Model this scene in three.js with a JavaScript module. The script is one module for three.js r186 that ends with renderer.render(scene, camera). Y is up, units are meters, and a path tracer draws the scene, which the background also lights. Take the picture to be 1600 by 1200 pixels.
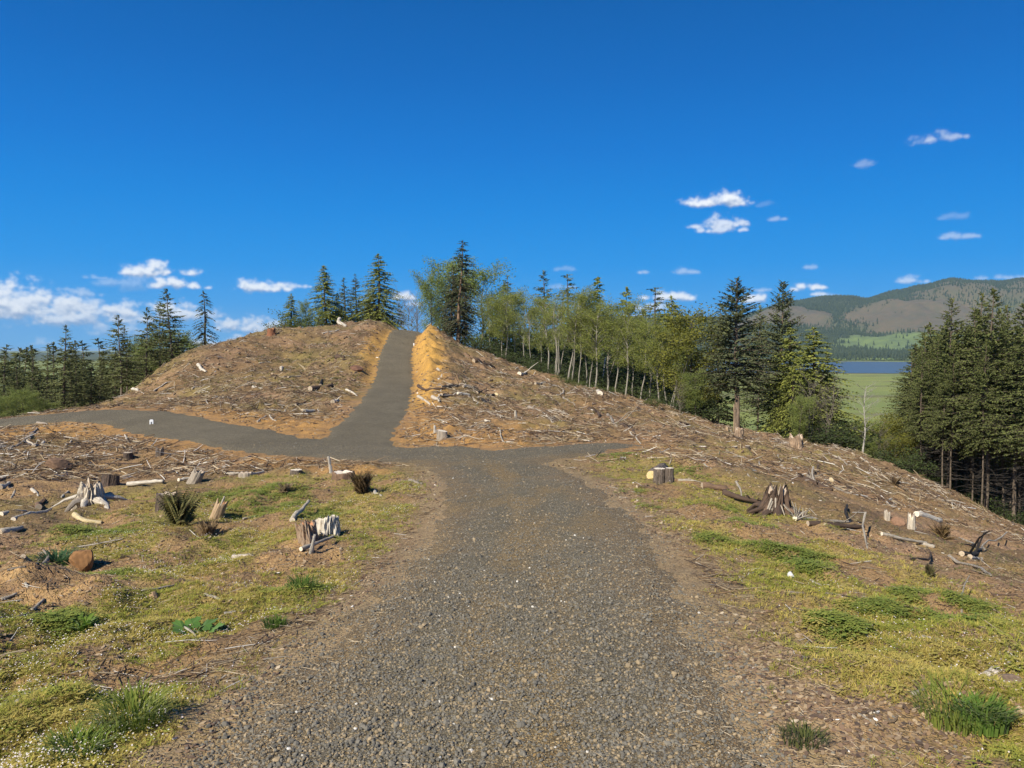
import * as THREE from 'three';
import { createNoise2D, createNoise3D } from 'simplex-noise';

// ---------- camera, sky, sun, exposure ----------
const F = 1203, EYE = 1.9, PITCH = Math.atan(55 / F);
const scene = new THREE.Scene();
const camera = new THREE.PerspectiveCamera(2 * Math.atan(600 / F) * 180 / Math.PI, 4 / 3, 0.1, 30000);
camera.position.set(0, EYE, 0);
camera.rotation.x = -PITCH;
const renderer = new THREE.WebGLRenderer({ antialias: true });
renderer.toneMapping = THREE.LinearToneMapping;
renderer.toneMappingExposure = 1.42;
renderer.shadowMap.enabled = true;
const SUN = new THREE.Vector3(-0.54, 0.72, 0.43).normalize();
const sun = new THREE.DirectionalLight(new THREE.Color(1.0, 0.93, 0.81), 4.9);
sun.position.copy(SUN).multiplyScalar(150); sun.target.position.set(0, 0, -40); sun.name = 'sun';
sun.castShadow = true;
Object.assign(sun.shadow.camera, { left: -130, right: 130, top: 130, bottom: -130, near: 1, far: 400 });
sun.shadow.mapSize.set(4096, 4096);
scene.add(sun); scene.add(sun.target);

function RNG(s) { return () => { s = (s + 0x6d2b79f5) | 0; let t = Math.imul(s ^ (s >>> 15), 1 | s); t = (t + Math.imul(t ^ (t >>> 7), 61 | t)) ^ t; return ((t ^ (t >>> 14)) >>> 0) / 4294967296; }; }
const N2 = createNoise2D(RNG(11)), N2b = createNoise2D(RNG(12)), N3 = createNoise3D(RNG(13));
const fbm = (x, y, o = 4) => { let s = 0, a = 0.5; for (let i = 0; i < o; i++) { s += a * N2(x + i * 17.3, y - i * 9.1); x *= 2.03; y *= 2.03; a *= 0.5; } return s; };
const clamp = (x, a = 0, b = 1) => Math.min(b, Math.max(a, x));
const sstep = (a, b, x) => { const t = clamp((x - a) / (b - a)); return t * t * (3 - 2 * t); };
const lerp = (a, b, t) => a + (b - a) * t;
const mix3 = (a, b, t) => [lerp(a[0], b[0], t), lerp(a[1], b[1], t), lerp(a[2], b[2], t)];
const toLin = (c) => c <= 0.04045 ? c / 12.92 : ((c + 0.055) / 1.055) ** 2.4;
const srgb = (r, g, b) => [toLin(r / 255) / 1.42, toLin(g / 255) / 1.42, toLin(b / 255) / 1.42];

// a pixel of the 1600 x 1200 photograph as a direction, and as a point at forward distance d
const cp = Math.cos(PITCH), sp = Math.sin(PITCH);
function ray(px, py) { const x = (px - 800) / F, y = (600 - py) / F; return [x, y * cp - sp, -(y * sp + cp)]; }
function at(px, py, d) { const r = ray(px, py), k = d / -r[2]; return [r[0] * k, EYE + r[1] * k, -d]; }

// ---------- sky: clear air and fair-weather clouds ----------
{
  const W = 4096, H = 2048, data = new Float32Array(W * H * 4);
  const stops = [[-90, srgb(150, 175, 205)], [-1, srgb(140, 188, 228)], [0.5, srgb(100, 180, 240)], [3, srgb(56, 163, 240)], [6, srgb(18, 150, 235)], [10, srgb(0, 136, 225)], [14, srgb(0, 121, 212)], [19, srgb(0, 106, 193)], [26, srgb(0, 90, 168)], [40, srgb(0, 76, 148)], [90, srgb(0, 62, 130)]];
  const clouds = []; // az, el (deg), half width, half height, strength, seed
  const R = RNG(5);
  const addC = (px, py, w, h, s) => { const r = ray(px, py), l = Math.hypot(r[0], r[2]); clouds.push([Math.atan2(r[0], -r[2]) * 180 / Math.PI, Math.atan2(r[1], l) * 180 / Math.PI, w / F * 57.3, h / F * 57.3, s, R() * 100]); };
  addC(30, 472, 95, 34, 1.25); addC(-60, 470, 80, 36, 1.2); addC(150, 494, 90, 22, 0.95); addC(236, 487, 75, 22, 1.05); addC(115, 470, 40, 14, .6); addC(255, 421, 60, 17, 1.15); addC(275, 444, 58, 12, 1.0); addC(205, 440, 36, 20, .45);
  addC(143, 432, 20, 6, .45); addC(140, 458, 18, 9, .55); addC(398, 447, 56, 16, 1.2); addC(445, 444, 46, 10, .8); addC(378, 508, 60, 22, 1.25); addC(350, 545, 75, 28, 1.0); addC(420, 540, 50, 20, .95);
  addC(20, 555, 90, 22, .8); addC(70, 545, 40, 14, .6); addC(320, 490, 30, 12, .7); addC(628, 462, 16, 12, 1.1); addC(648, 474, 14, 8, .7); addC(190, 515, 60, 14, .6);
  addC(1114, 315, 56, 16, 1.0); addC(1135, 312, 34, 13, .8); addC(1122, 347, 50, 18, .85); addC(1130, 358, 44, 10, .8); addC(1192, 318, 18, 8, .25); addC(1215, 341, 14, 6, .5);
  addC(1349, 257, 16, 8, .42); addC(1434, 222, 18, 9, .42); addC(1482, 213, 32, 9, .6); addC(1493, 338, 22, 8, .32); addC(1497, 368, 26, 8, .55);
  addC(1045, 463, 50, 12, 1.15); addC(1020, 480, 40, 12, .8); addC(1003, 424, 10, 6, .6); addC(1072, 424, 22, 8, .55); addC(1268, 416, 14, 8, .5); addC(1256, 449, 32, 9, 1.35); addC(1180, 465, 28, 14, 1.0); addC(1190, 452, 16, 5, .5); addC(1278, 459, 12, 5, .9); addC(1300, 462, 18, 7, .5);
  addC(1428, 438, 22, 8, .7); addC(1570, 432, 50, 7, .6); addC(883, 420, 22, 6, .35); addC(1000, 495, 30, 10, .8); addC(875, 447, 26, 8, .4);
  for (let i = 0; i < 46; i++) { const az = 40 + i * 6.1 + R() * 4, el = 2 + R() * R() * 8; clouds.push([((az + 180) % 360) - 180, el, 1.5 + R() * 3.5, 0.5 + R() * 1.1, .6 + R() * .6, R() * 100]); }
  for (let row = 0; row < H; row++) {
    const el = ((row + 0.5) / H - 0.5) * 180;
    let k = 0; while (k < stops.length - 2 && el > stops[k + 1][0]) k++;
    const c = mix3(stops[k][1], stops[k + 1][1], clamp((el - stops[k][0]) / (stops[k + 1][0] - stops[k][0])));
    for (let col = 0; col < W; col++) { const o = (row * W + col) * 4; data[o] = c[0]; data[o + 1] = c[1]; data[o + 2] = c[2]; data[o + 3] = 1; }
  }
  // each cloud is a heap of puffs on a flat base; column: atan2(z, x) runs over the width, so azimuth a from -z to +x gives atan2(-cos a, sin a)
  for (const [az, el, w, h, s, sd] of clouds) {
    const Q = RNG(Math.floor(sd * 1000) + 3), puffs = [], np = 5 + Math.round(w * 2.2);
    for (let i = 0; i < np; i++) { const u = Q() * 2 - 1, r = (0.35 + 0.5 * Q()) * (1 - 0.55 * u * u); puffs.push([az + u * w * 0.8, el - h * 0.35 + h * r * 0.55 * Q(), h * r * (1.5 + 1.2 * Q()), h * r * 1.25]); }
    const r0 = Math.floor(((el - h * 2.2) / 180 + 0.5) * H), r1 = Math.ceil(((el + h * 2.4) / 180 + 0.5) * H), n = Math.ceil(w * 2 * 1.7 / 360 * W);
    const field = (a, e) => { let d = -1; for (const [pa, pe, ra, re] of puffs) { const v = (e - pe) / (e < pe ? re * 0.6 : re), q = 1 - Math.hypot((a - pa) / ra, v); if (q > d) d = q; } return d + 0.62 * fbm(a * 0.75 + sd, e * 1.15 - sd, 3) + 0.3 * fbm(a * 3.1 + sd, e * 4.2, 3); };
    for (let row = Math.max(H / 2 + 3, r0); row <= r1; row++) for (let i = 0; i < n; i++) {
      const a = az - w * 1.7 + i / W * 360, e = ((row + 0.5) / H - 0.5) * 180, A = a * Math.PI / 180;
      const col = Math.floor(((Math.atan2(-Math.cos(A), Math.sin(A)) / (2 * Math.PI)) + 0.5) * W) % W, d = field(a, e);
      const dens = Math.pow(sstep(-0.04, 0.8, d), 0.9) * Math.min(1, Math.pow(s, 1.6)) * sstep(2.2, 1.5, Math.abs(e - el) / h) * sstep(1.68, 1.3, Math.abs(a - az) / w); if (dens <= 0.002) continue;
      const lit = clamp(0.56 + (e - el) / h * 0.42 + (d - field(a - 0.1, e + 0.26)) * 1.3 + (s - 1) * 0.4), cc = mix3([0.24, 0.32, 0.46], [0.72, 0.74, 0.76], lit), o = (row * W + col) * 4;
      for (let q = 0; q < 3; q++) data[o + q] = lerp(data[o + q], cc[q], dens * 0.92);
    }
  }
  const t = new THREE.DataTexture(data, W, H, THREE.RGBAFormat, THREE.FloatType);
  t.mapping = THREE.EquirectangularReflectionMapping; t.magFilter = THREE.LinearFilter; t.needsUpdate = true;
  scene.background = t; scene.environment = t;
}

// ---------- terrain: thin-plate surface through surveyed points ----------
const MARSH = EYE - 34;
const P = []; // [x, z, y]
const cpt = (px, py, d) => { const p = at(px, py, d); P.push([p[0], p[2], p[1]]); };
const dpt = (px, d, drop) => P.push([(px - 800) / F * d, -d, EYE - drop]);
for (const a of [
  [760, 1200, 3.9], [795, 1000, 5.7], [830, 900, 7.85], [835, 800, 12.4], [810, 760, 15.5], [780, 740, 18], [720, 715, 22], [650, 697, 25.6],
  [500, 716, 22.5], [500, 692, 26.5], [300, 687, 27], [300, 655, 32.5], [150, 660, 33], [150, 638, 38.5], [0, 666, 35], [0, 655, 38.5],
  [850, 706, 22.3], [940, 694, 25.8], [1000, 690, 27.5],
  [555, 690, 27], [585, 650, 33], [613, 600, 46], [619, 560, 58], [622, 540, 66], [640, 517, 84],
  [300, 720, 23], [300, 760, 18], [300, 800, 14.5], [300, 870, 10.5], [300, 950, 7.6], [300, 1080, 5], [100, 700, 28], [100, 750, 21], [0, 700, 27], [0, 760, 19], [0, 800, 15.5], [0, 870, 10.8], [0, 950, 7.6], [0, 1050, 5.4], [0, 1200, 3.9], [350, 1200, 3.9],
  [500, 760, 16.5], [500, 830, 12], [450, 730, 20.5], [620, 760, 15.8],
  [1000, 760, 15.5], [1040, 750, 17], [1100, 720, 21], [1000, 710, 22.5], [1100, 690, 29], [1200, 702, 31], [1250, 770, 17.5], [1250, 810, 13.5], [1250, 900, 8.2], [1250, 1000, 5.8], [1250, 1200, 3.9],
  [1600, 1200, 3.8], [1600, 1050, 5.2], [1600, 980, 6.8], [1600, 920, 9.5], [1600, 880, 14], [1600, 850, 21], [1600, 830, 30], [1450, 900, 8.8], [1450, 860, 12], [1450, 820, 19], [1450, 780, 28], [1420, 745, 40], [1520, 785, 38], [1350, 830, 12.5], [1350, 790, 19], [1350, 740, 29], [1330, 712, 42], [1250, 700, 40], [1160, 680, 47], [1100, 660, 51], [1600, 842, 42], [1520, 796, 46], [1420, 754, 50], [1600, 838, 35],
  [1000, 626, 52], [1000, 660, 38], [900, 606, 58], [900, 640, 42], [900, 690, 27], [850, 590, 62], [760, 555, 72], [760, 600, 50], [760, 650, 34], [700, 536, 78], [700, 600, 47], [700, 660, 31], [665, 522, 84],
  [610, 516, 82], [560, 507, 80], [500, 513, 76], [420, 524, 72], [340, 549, 66], [300, 562, 62], [250, 582, 58], [230, 594, 55], [200, 621, 47], [180, 637, 42], [450, 560, 58], [550, 560, 57], [450, 610, 42], [350, 600, 47], [400, 660, 31], [530, 640, 35], [300, 625, 40], [450, 675, 28.5],
]) cpt(...a);
for (const a of [[560, 112, 1.5], [340, 100, 5], [200, 82, 7.5], [100, 68, 6.3], [0, 58, 5.6], [-200, 60, 6.5], [-350, 28, 4.2], [-350, 14, 3], [700, 120, 3], [640, 104, -0.6], [640, 130, 2], [850, 86, 5.5], [850, 120, 11], [1000, 76, 7.5], [1000, 110, 15], [1160, 70, 10], [1160, 110, 19], [1350, 70, 13], [1350, 110, 22], [1600, 60, 15.5], [1600, 95, 22], [2000, 40, 12.5], [2000, 20, 6.5], [2200, 9, 4], [450, 100, 1.5], [150, 110, 11], [-100, 100, 12], [150, 48, 4.4], [180, 55, 5.2], [220, 66, 5.6], [262, 74, 5.2], [310, 80, 4.4], [120, 52, 4.6]]) dpt(...a);
for (const [x, z, dr] of [[0, 0, 1.9], [0, 4, 1.8], [0, 15, 1.5], [-12, 6, 2.3], [14, 6, 3], [-20, 25, 2], [22, 25, 5], [6, 1, 2.0], [-6, 1, 2.0], [-40, 10, 3], [45, 5, 12]]) P.push([x, z, EYE - dr]);
const TPS = (() => {
  const n = P.length, m = n + 3, A = Array.from({ length: m }, () => new Float64Array(m + 1));
  const phi = (r2) => r2 < 1e-9 ? 0 : r2 * Math.log(r2);
  for (let i = 0; i < n; i++) {
    for (let j = 0; j < n; j++) A[i][j] = phi((P[i][0] - P[j][0]) ** 2 + (P[i][1] - P[j][1]) ** 2);
    A[i][i] += 0.25; A[i][n] = A[n][i] = 1; A[i][n + 1] = A[n + 1][i] = P[i][0]; A[i][n + 2] = A[n + 2][i] = P[i][1]; A[i][m] = P[i][2];
  }
  for (let c = 0; c < m; c++) {
    let p = c; for (let r = c + 1; r < m; r++) if (Math.abs(A[r][c]) > Math.abs(A[p][c])) p = r;
    [A[c], A[p]] = [A[p], A[c]];
    for (let r = c + 1; r < m; r++) { const k = A[r][c] / A[c][c]; if (k) for (let q = c; q <= m; q++) A[r][q] -= k * A[c][q]; }
  }
  const w = new Float64Array(m);
  for (let r = m - 1; r >= 0; r--) { let s = A[r][m]; for (let q = r + 1; q < m; q++) s -= A[r][q] * w[q]; w[r] = s / A[r][r]; }
  return (x, z) => { let s = w[n] + w[n + 1] * x + w[n + 2] * z; for (let i = 0; i < n; i++) { const dx = x - P[i][0], dz = z - P[i][1], r2 = dx * dx + dz * dz; if (r2 > 1e-9) s += w[i] * r2 * Math.log(r2); } return s; };
})();
// cached on a grid
const GX0 = -84, GZ0 = -134, GS = 0.3, GNX = 580, GNZ = 520;
const cache = (f) => { const a = new Float32Array(GNX * GNZ); for (let j = 0; j < GNZ; j++) for (let i = 0; i < GNX; i++) a[j * GNX + i] = f(GX0 + i * GS, GZ0 + j * GS); return (x, z) => { const u = clamp((x - GX0) / GS, 0, GNX - 1.001), v = clamp((z - GZ0) / GS, 0, GNZ - 1.001), i = Math.floor(u), j = Math.floor(v), fu = u - i, fv = v - j, o = j * GNX + i; return lerp(lerp(a[o], a[o + 1], fu), lerp(a[o + GNX], a[o + GNX + 1], fu), fv); }; };
const T0 = cache(TPS);
function hitOf(Hf) { return (px, py) => { const r = ray(px, py); let t0 = 2.5, t = 2.5; while (t < 130) { const x = r[0] * t, z = r[2] * t, y = EYE + r[1] * t; if (y < Hf(x, z)) { let a = t0, b = t; for (let i = 0; i < 24; i++) { const m = (a + b) / 2; if (EYE + r[1] * m < Hf(r[0] * m, r[2] * m)) b = m; else a = m; } return [r[0] * b, Hf(r[0] * b, r[2] * b), r[2] * b]; } t0 = t; t *= 1.012; } return null; }; }
const gp0 = hitOf(T0);

// ---------- roads as centrelines on that surface ----------
const lineOf = (pts, n) => new THREE.CatmullRomCurve3(pts.map((p) => new THREE.Vector3(p[0], 0, p[2]))).getPoints(n);
const px3 = (list) => list.map(([a, b, d]) => d ? at(a, b, d) : gp0(a, b));
const roads = [
  { hw: 1.45, line: lineOf([[-0.6, 0, 14], [-0.35, 0, 5], [-0.15, 0, -1], ...px3([[762, 1200], [797, 1000], [828, 900], [835, 830], [828, 790], [800, 752], [745, 722], [680, 706]])], 120) },
  { hw: 1.5, line: lineOf(px3([[860, 704], [790, 716], [700, 716], [600, 710], [500, 704], [400, 689], [300, 671], [225, 655], [150, 649], [60, 655], [0, 660]]).concat([[-28, 0, -33.5], [-36, 0, -29], [-48, 0, -22]]), 140) },
  { hw: 1.2, up: 1, line: lineOf(px3([[590, 712], [558, 690], [588, 650], [604, 622], [615, 595], [617, 575], [618, 558], [623, 541], [634, 526, 76], [641, 517, 84]]).concat([[-11.2, 0, -92], [-10.5, 0, -104], [-9, 0, -120]]), 120) },
  { hw: 0.95, line: lineOf(px3([[790, 716], [850, 707], [905, 701], [945, 697], [975, 695]]), 50), fade: 1 },
];
const segD = (x, z, L) => { let b = 1e9; for (let i = 0; i < L.length - 1; i++) { const p = L[i], q = L[i + 1], dx = q.x - p.x, dz = q.z - p.z, t = clamp(((x - p.x) * dx + (z - p.z) * dz) / (dx * dx + dz * dz + 1e-9)), ex = x - p.x - dx * t, ez = z - p.z - dz * t, d = ex * ex + ez * ez; if (d < b) b = d; } return Math.sqrt(b); };
const roadE = cache((x, z) => { let b = 1e9; for (const r of roads) { const d = segD(x, z, r.line) - r.hw; const h = clamp(0.5 + 0.5 * (d - b) / 1.2); b = b > 1e8 ? d : lerp(d, b, h) - 1.2 * h * (1 - h) * 0.5; } return b; });
const roadUp = cache((x, z) => segD(x, z, roads[2].line) - roads[2].hw);
const mainDist = cache((x, z) => segD(x, z, roads[0].line));
const upX = (z) => { const L = roads[2].line; let k = 0; while (k < L.length - 2 && L[k + 1].z > z) k++; return lerp(L[k].x, L[k + 1].x, clamp((L[k].z - z) / (L[k].z - L[k + 1].z + 1e-6))); };
const bankAmp = (x, z) => sstep(-36, -50, z) * sstep(-112, -92, z);
// heaps and hollows of slash on the hill faces and the right slope
const rough = (x, z) => { const k = sstep(-20, -30, z) + 0.6 * sstep(4, 9, x) * sstep(-9, -16, z) * (1 - sstep(-20, -30, z)); return k > 0 ? k * (0.10 * Math.abs(N2(x * 0.55 + 3, z * 0.55)) + 0.06 * N2b(x * 1.6, z * 1.6)) : 0; };
const mounds = [[80, 935, 1.0, 0.24], [20, 930, 0.7, 0.16], [95, 735, 1.6, 0.3], [40, 770, 1.2, 0.22], [480, 865, 0.7, 0.1]].map(([a, b, r, h]) => { const p = gp0(a, b); return [p[0], p[2], r, h]; });
const moundAt = (x, z) => { let m = 0; for (const [a, b, r] of mounds) m = Math.max(m, sstep(1.05, 0.6, Math.hypot(x - a, z - b) / r + 0.25 * N2(x * 1.8, z * 1.8))); return m; };
const bareAt = (x, z) => fbm(x * 0.42 + 20, z * 0.42, 4);
function H(x, z) {
  const far = sstep(70, 118, Math.hypot(x * 0.95, z + 40));
  const e = roadE(x, z), off = sstep(0, 1.6, e);
  let y = T0(x, z);
  const ub = roadUp(x, z), right = ub < 6 && x < upX(z) ? 0.42 : 1;
  y += bankAmp(x, z) * (0.85 + 0.4 * N2(x * 0.3, z * 0.3)) * sstep(0.1, 1.1, ub) * (1 - sstep(1.4, 5, ub)) * right;
  y += sstep(0.5, 6, e) * sstep(-32, -46, z) * sstep(-100, -85, z) * (0.55 * fbm(x * 0.09 + 60, z * 0.09, 3) + 0.22 * Math.abs(N2b(x * 0.33, z * 0.33)) - 0.08);
  y += off * (0.16 * fbm(x * 0.22, z * 0.22, 3) + 0.10 * N2b(x * 0.9, z * 0.9) + 0.035 * N2(x * 3.1, z * 3.1) + rough(x, z)) + 0.012 * N2b(x * 2.3, z * 2.3);
  for (const [mx, mz, mr, mh] of mounds) { const q = Math.hypot(x - mx, z - mz) / mr; if (q < 1.6) y += mh * Math.exp(-q * q * 2.2) * (1 + 0.25 * N2(x * 2.5, z * 2.5)); }
  return lerp(y, MARSH - 3, far);
}
const gp = hitOf(H);
const nrm = (x, z, e = 0.25) => { const a = H(x + e, z) - H(x - e, z), b = H(x, z + e) - H(x, z - e); return new THREE.Vector3(-a, 2 * e, -b).normalize(); };
// world polygons from outlines seen in the photograph
const poly = (list) => list.map(([a, b]) => { const p = gp0(a, Math.min(b, 1320)) ?? at(a, b, 80); return [p[0], p[2]]; });
function polySD(p, x, z) { let inside = false, b = 1e9; for (let i = 0, j = p.length - 1; i < p.length; j = i++) { const [xi, zi] = p[i], [xj, zj] = p[j]; if ((zi > z) !== (zj > z) && x < (xj - xi) * (z - zi) / (zj - zi) + xi) inside = !inside; const dx = xj - xi, dz = zj - zi, t = clamp(((x - xi) * dx + (z - zi) * dz) / (dx * dx + dz * dz + 1e-9)); b = Math.min(b, Math.hypot(x - xi - dx * t, z - zi - dz * t)); } return inside ? -b : b; }
const pGrassL = poly([[700, 768], [640, 742], [560, 745], [470, 742], [380, 742], [300, 770], [200, 765], [120, 815], [60, 860], [-60, 900], [-200, 1000], [-200, 1320], [120, 1320], [165, 1215], [270, 1115], [430, 1005], [560, 890], [650, 810]]);
const pGrassR = poly([[880, 708], [960, 703], [1080, 728], [1180, 768], [1260, 812], [1400, 878], [1600, 955], [1780, 1020], [1780, 1320], [1600, 1280], [1430, 1160], [1300, 1060], [1205, 960], [1105, 860], [1000, 790], [920, 730]]);
const pGrassF = poly([[1040, 706], [1120, 690], [1200, 696], [1290, 708], [1345, 722], [1290, 735], [1180, 716], [1090, 716]]);
const pGreenHill = poly([[470, 540], [540, 545], [570, 580], [560, 620], [430, 610], [420, 575], [440, 550]]);
const pClay = [
  poly([[655, 524], [675, 526], [690, 545], [694, 575], [692, 606], [672, 630], [646, 640], [646, 575], [640, 555], [643, 537]]),
  poly([[566, 560], [578, 540], [592, 524], [608, 516], [623, 518], [608, 531], [597, 546], [592, 565], [586, 590], [576, 600]]),
];
const pDirt = [
  poly([[520, 692], [545, 655], [520, 648], [470, 655], [400, 652], [330, 640], [300, 645], [360, 665], [440, 684]]),
  poly([[606, 692], [632, 655], [645, 618], [690, 612], [700, 640], [690, 660], [740, 672], [790, 660], [830, 665], [830, 697], [760, 704], [680, 705]]),
  poly([[0, 676], [70, 666], [150, 657], [230, 664], [330, 690], [430, 712], [520, 724], [640, 738], [560, 744], [470, 735], [380, 722], [300, 708], [220, 685], [100, 680], [0, 690]]),
  poly([[950, 700], [1040, 696], [1110, 704], [1060, 712], [990, 708]]),
];

// ---------- materials' textures ----------
function canvasTex(size, draw, rep, srgbT = true) { const c = document.createElement('canvas'); c.width = c.height = size; draw(c.getContext('2d'), size); const t = new THREE.CanvasTexture(c); t.wrapS = t.wrapT = THREE.RepeatWrapping; t.repeat.set(rep, rep); t.magFilter = THREE.LinearFilter; if (srgbT) t.colorSpace = THREE.SRGBColorSpace; return t; }
const wrapDraw = (S, x, y, r, f) => { for (const ox of [0, -S, S]) for (const oy of [0, -S, S]) if (x + ox > -r && x + ox < S + r && y + oy > -r && y + oy < S + r) f(x + ox, y + oy); };
function soilDraw(bump) { return (g, S) => {
  const R = RNG(31); g.fillStyle = bump ? 'rgb(110,110,110)' : 'rgb(205,205,205)'; g.fillRect(0, 0, S, S);
  for (let i = 0; i < 26000; i++) { const x = R() * S, y = R() * S, r = 1 + R() * R() * 9, v = R(), q = Math.floor((bump ? 60 : 120) + v * (bump ? 130 : 135)); g.fillStyle = `rgba(${q},${q - (bump ? 0 : R() * 16)},${q - (bump ? 0 : R() * 34)},${0.25 + R() * 0.4})`; wrapDraw(S, x, y, r, (a, b) => { g.beginPath(); g.ellipse(a, b, r, r * (0.4 + R() * 0.5), R() * 6, 0, 7); g.fill(); }); }
  for (let i = 0; i < 9000; i++) { const x = R() * S, y = R() * S, l = 3 + R() * R() * 26, a = R() * 6.3, v = R(), q = Math.floor(v < 0.45 ? 70 + R() * 60 : 200 + R() * 55); g.strokeStyle = `rgba(${q},${q - R() * 12},${q - R() * 26},${0.5 + R() * 0.45})`; g.lineWidth = 0.8 + R() * 1.8; wrapDraw(S, x, y, l, (u, w) => { g.beginPath(); g.moveTo(u, w); g.lineTo(u + Math.cos(a) * l, w + Math.sin(a) * l); g.stroke(); }); }
}; }
function gravelDraw(bump) { return (g, S) => {
  const R = RNG(41); g.fillStyle = bump ? 'rgb(40,40,40)' : 'rgb(120,118,112)'; g.fillRect(0, 0, S, S);
  for (let i = 0; i < 21000; i++) { const x = R() * S, y = R() * S, r = 2.2 + R() * R() * 9, a0 = R() * 6, v = 0.45 + R() * 0.5, tan = R() < 0.16, q = bump ? 70 + R() * 185 : 255 * v; g.fillStyle = bump ? `rgb(${q | 0},${q | 0},${q | 0})` : `rgb(${q | 0},${(q * (tan ? 0.9 : 0.985)) | 0},${(q * (tan ? 0.7 : 0.94)) | 0})`; const k = Array.from({ length: 6 }, () => 0.6 + R() * 0.55); wrapDraw(S, x, y, r * 1.3, (u, w) => { g.beginPath(); for (let n = 0; n < 6; n++) { const t = a0 + n * 1.047; g.lineTo(u + Math.cos(t) * r * k[n], w + Math.sin(t) * r * k[n] * 0.8); } g.fill(); }); }
}; }
const soilMap = canvasTex(1024, soilDraw(false), 1), soilBump = canvasTex(1024, soilDraw(true), 1, false);
const gravMap = canvasTex(1024, gravelDraw(false), 1), gravBump = canvasTex(1024, gravelDraw(true), 1, false);
const std = (o) => new THREE.MeshStandardMaterial({ roughness: 0.95, metalness: 0, ...o });
const mGround = std({ vertexColors: true, map: soilMap, bumpMap: soilBump, bumpScale: 0.05, side: THREE.DoubleSide });
const mRoad = std({ vertexColors: true, map: gravMap, bumpMap: gravBump, bumpScale: 0.02, side: THREE.DoubleSide });

// ---------- helpers ----------
class Geo {
  constructor() { this.p = []; this.c = []; this.i = []; this.u = []; this.col = [1, 1, 1]; }
  get n() { return this.p.length / 3; }
  v(x, y, z, u = 0, w = 0) { this.p.push(x, y, z); this.c.push(...this.col); this.u.push(u, w); return this.p.length / 3 - 1; }
  t(a, b, c) { this.i.push(a, b, c); }
  tri(a, b, c) { const n = this.n; this.v(...a); this.v(...b); this.v(...c); this.t(n, n + 1, n + 2); }
  // tube along points [[x,y,z],...] with radii; sides; wobble(i, a) multiplies the radius
  tube(pts, rad, sides, { cap = [true, true], wob, vs = 1 } = {}) {
    const n0 = this.n, up = new THREE.Vector3(), d = new THREE.Vector3(), a = new THREE.Vector3(), b = new THREE.Vector3(); let len = 0;
    for (let k = 0; k < pts.length; k++) {
      const p = pts[k], q = pts[Math.min(k + 1, pts.length - 1)], o = pts[Math.max(k - 1, 0)];
      d.set(q[0] - o[0], q[1] - o[1], q[2] - o[2]).normalize(); up.set(0, 1, 0); if (Math.abs(d.y) > 0.9) up.set(1, 0, 0);
      a.crossVectors(up, d).normalize(); b.crossVectors(d, a);
      if (k) len += Math.hypot(p[0] - o[0], p[1] - o[1], p[2] - o[2]);
      for (let s = 0; s <= sides; s++) { const t = (s % sides) / sides * Math.PI * 2, r = rad[k] * (wob ? wob(k, t) : 1), c = Math.cos(t) * r, e = Math.sin(t) * r; this.v(p[0] + a.x * c + b.x * e, p[1] + a.y * c + b.y * e, p[2] + a.z * c + b.z * e, s / sides, len * vs); }
    }
    const w = sides + 1;
    for (let k = 0; k < pts.length - 1; k++) for (let s = 0; s < sides; s++) { const A = n0 + k * w + s, B = A + 1, C = A + w, D = C + 1; this.t(A, B, D); this.t(A, D, C); }
    for (const [e, on] of [[0, cap[0]], [pts.length - 1, cap[1]]]) if (on) { const m = this.v(...pts[e], 0.5, 0.5); for (let s = 0; s < sides; s++) { const A = n0 + e * w + s; e ? this.t(m, A, A + 1) : this.t(m, A + 1, A); } }
  }
  build(smooth = false) {
    const g = new THREE.BufferGeometry(); g.setAttribute('position', new THREE.BufferAttribute(new Float32Array(this.p), 3)); g.setAttribute('color', new THREE.BufferAttribute(new Float32Array(this.c), 3)); g.setAttribute('uv', new THREE.BufferAttribute(new Float32Array(this.u), 2)); g.setIndex(this.i);
    if (smooth) g.computeVertexNormals(); return g;
  }
}
const used = new Map();
function numbered(n) { const k = used.get(n) ?? 0; used.set(n, k + 1); return k ? `${n}_${String(k).padStart(3, '0')}` : n; }
function mesh(name, g, m, parent) { const o = new THREE.Mesh(g, m); o.name = parent ? name : numbered(name); o.castShadow = o.receiveShadow = true; (parent ?? scene).add(o); return o; }
function tag(o, label, category, group, kind) { if (label) o.userData.label = label; if (category) o.userData.category = category; if (group) o.userData.group = group; if (kind) o.userData.kind = kind; return o; }
function thing(name, pos, label, category, group) { const o = new THREE.Group(); o.name = numbered(name); o.position.set(...pos); scene.add(o); return tag(o, label, category, group); }
function grade(spec) { const out = []; let x = spec[0][0]; for (let k = 0; k < spec.length - 1; k++) { const [a, s0] = spec[k], [b, s1] = spec[k + 1]; while (x < b - 1e-6) { out.push(x); x += lerp(s0, s1, clamp((x - a) / (b - a))); } x = b; } out.push(x); return out; }
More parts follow.
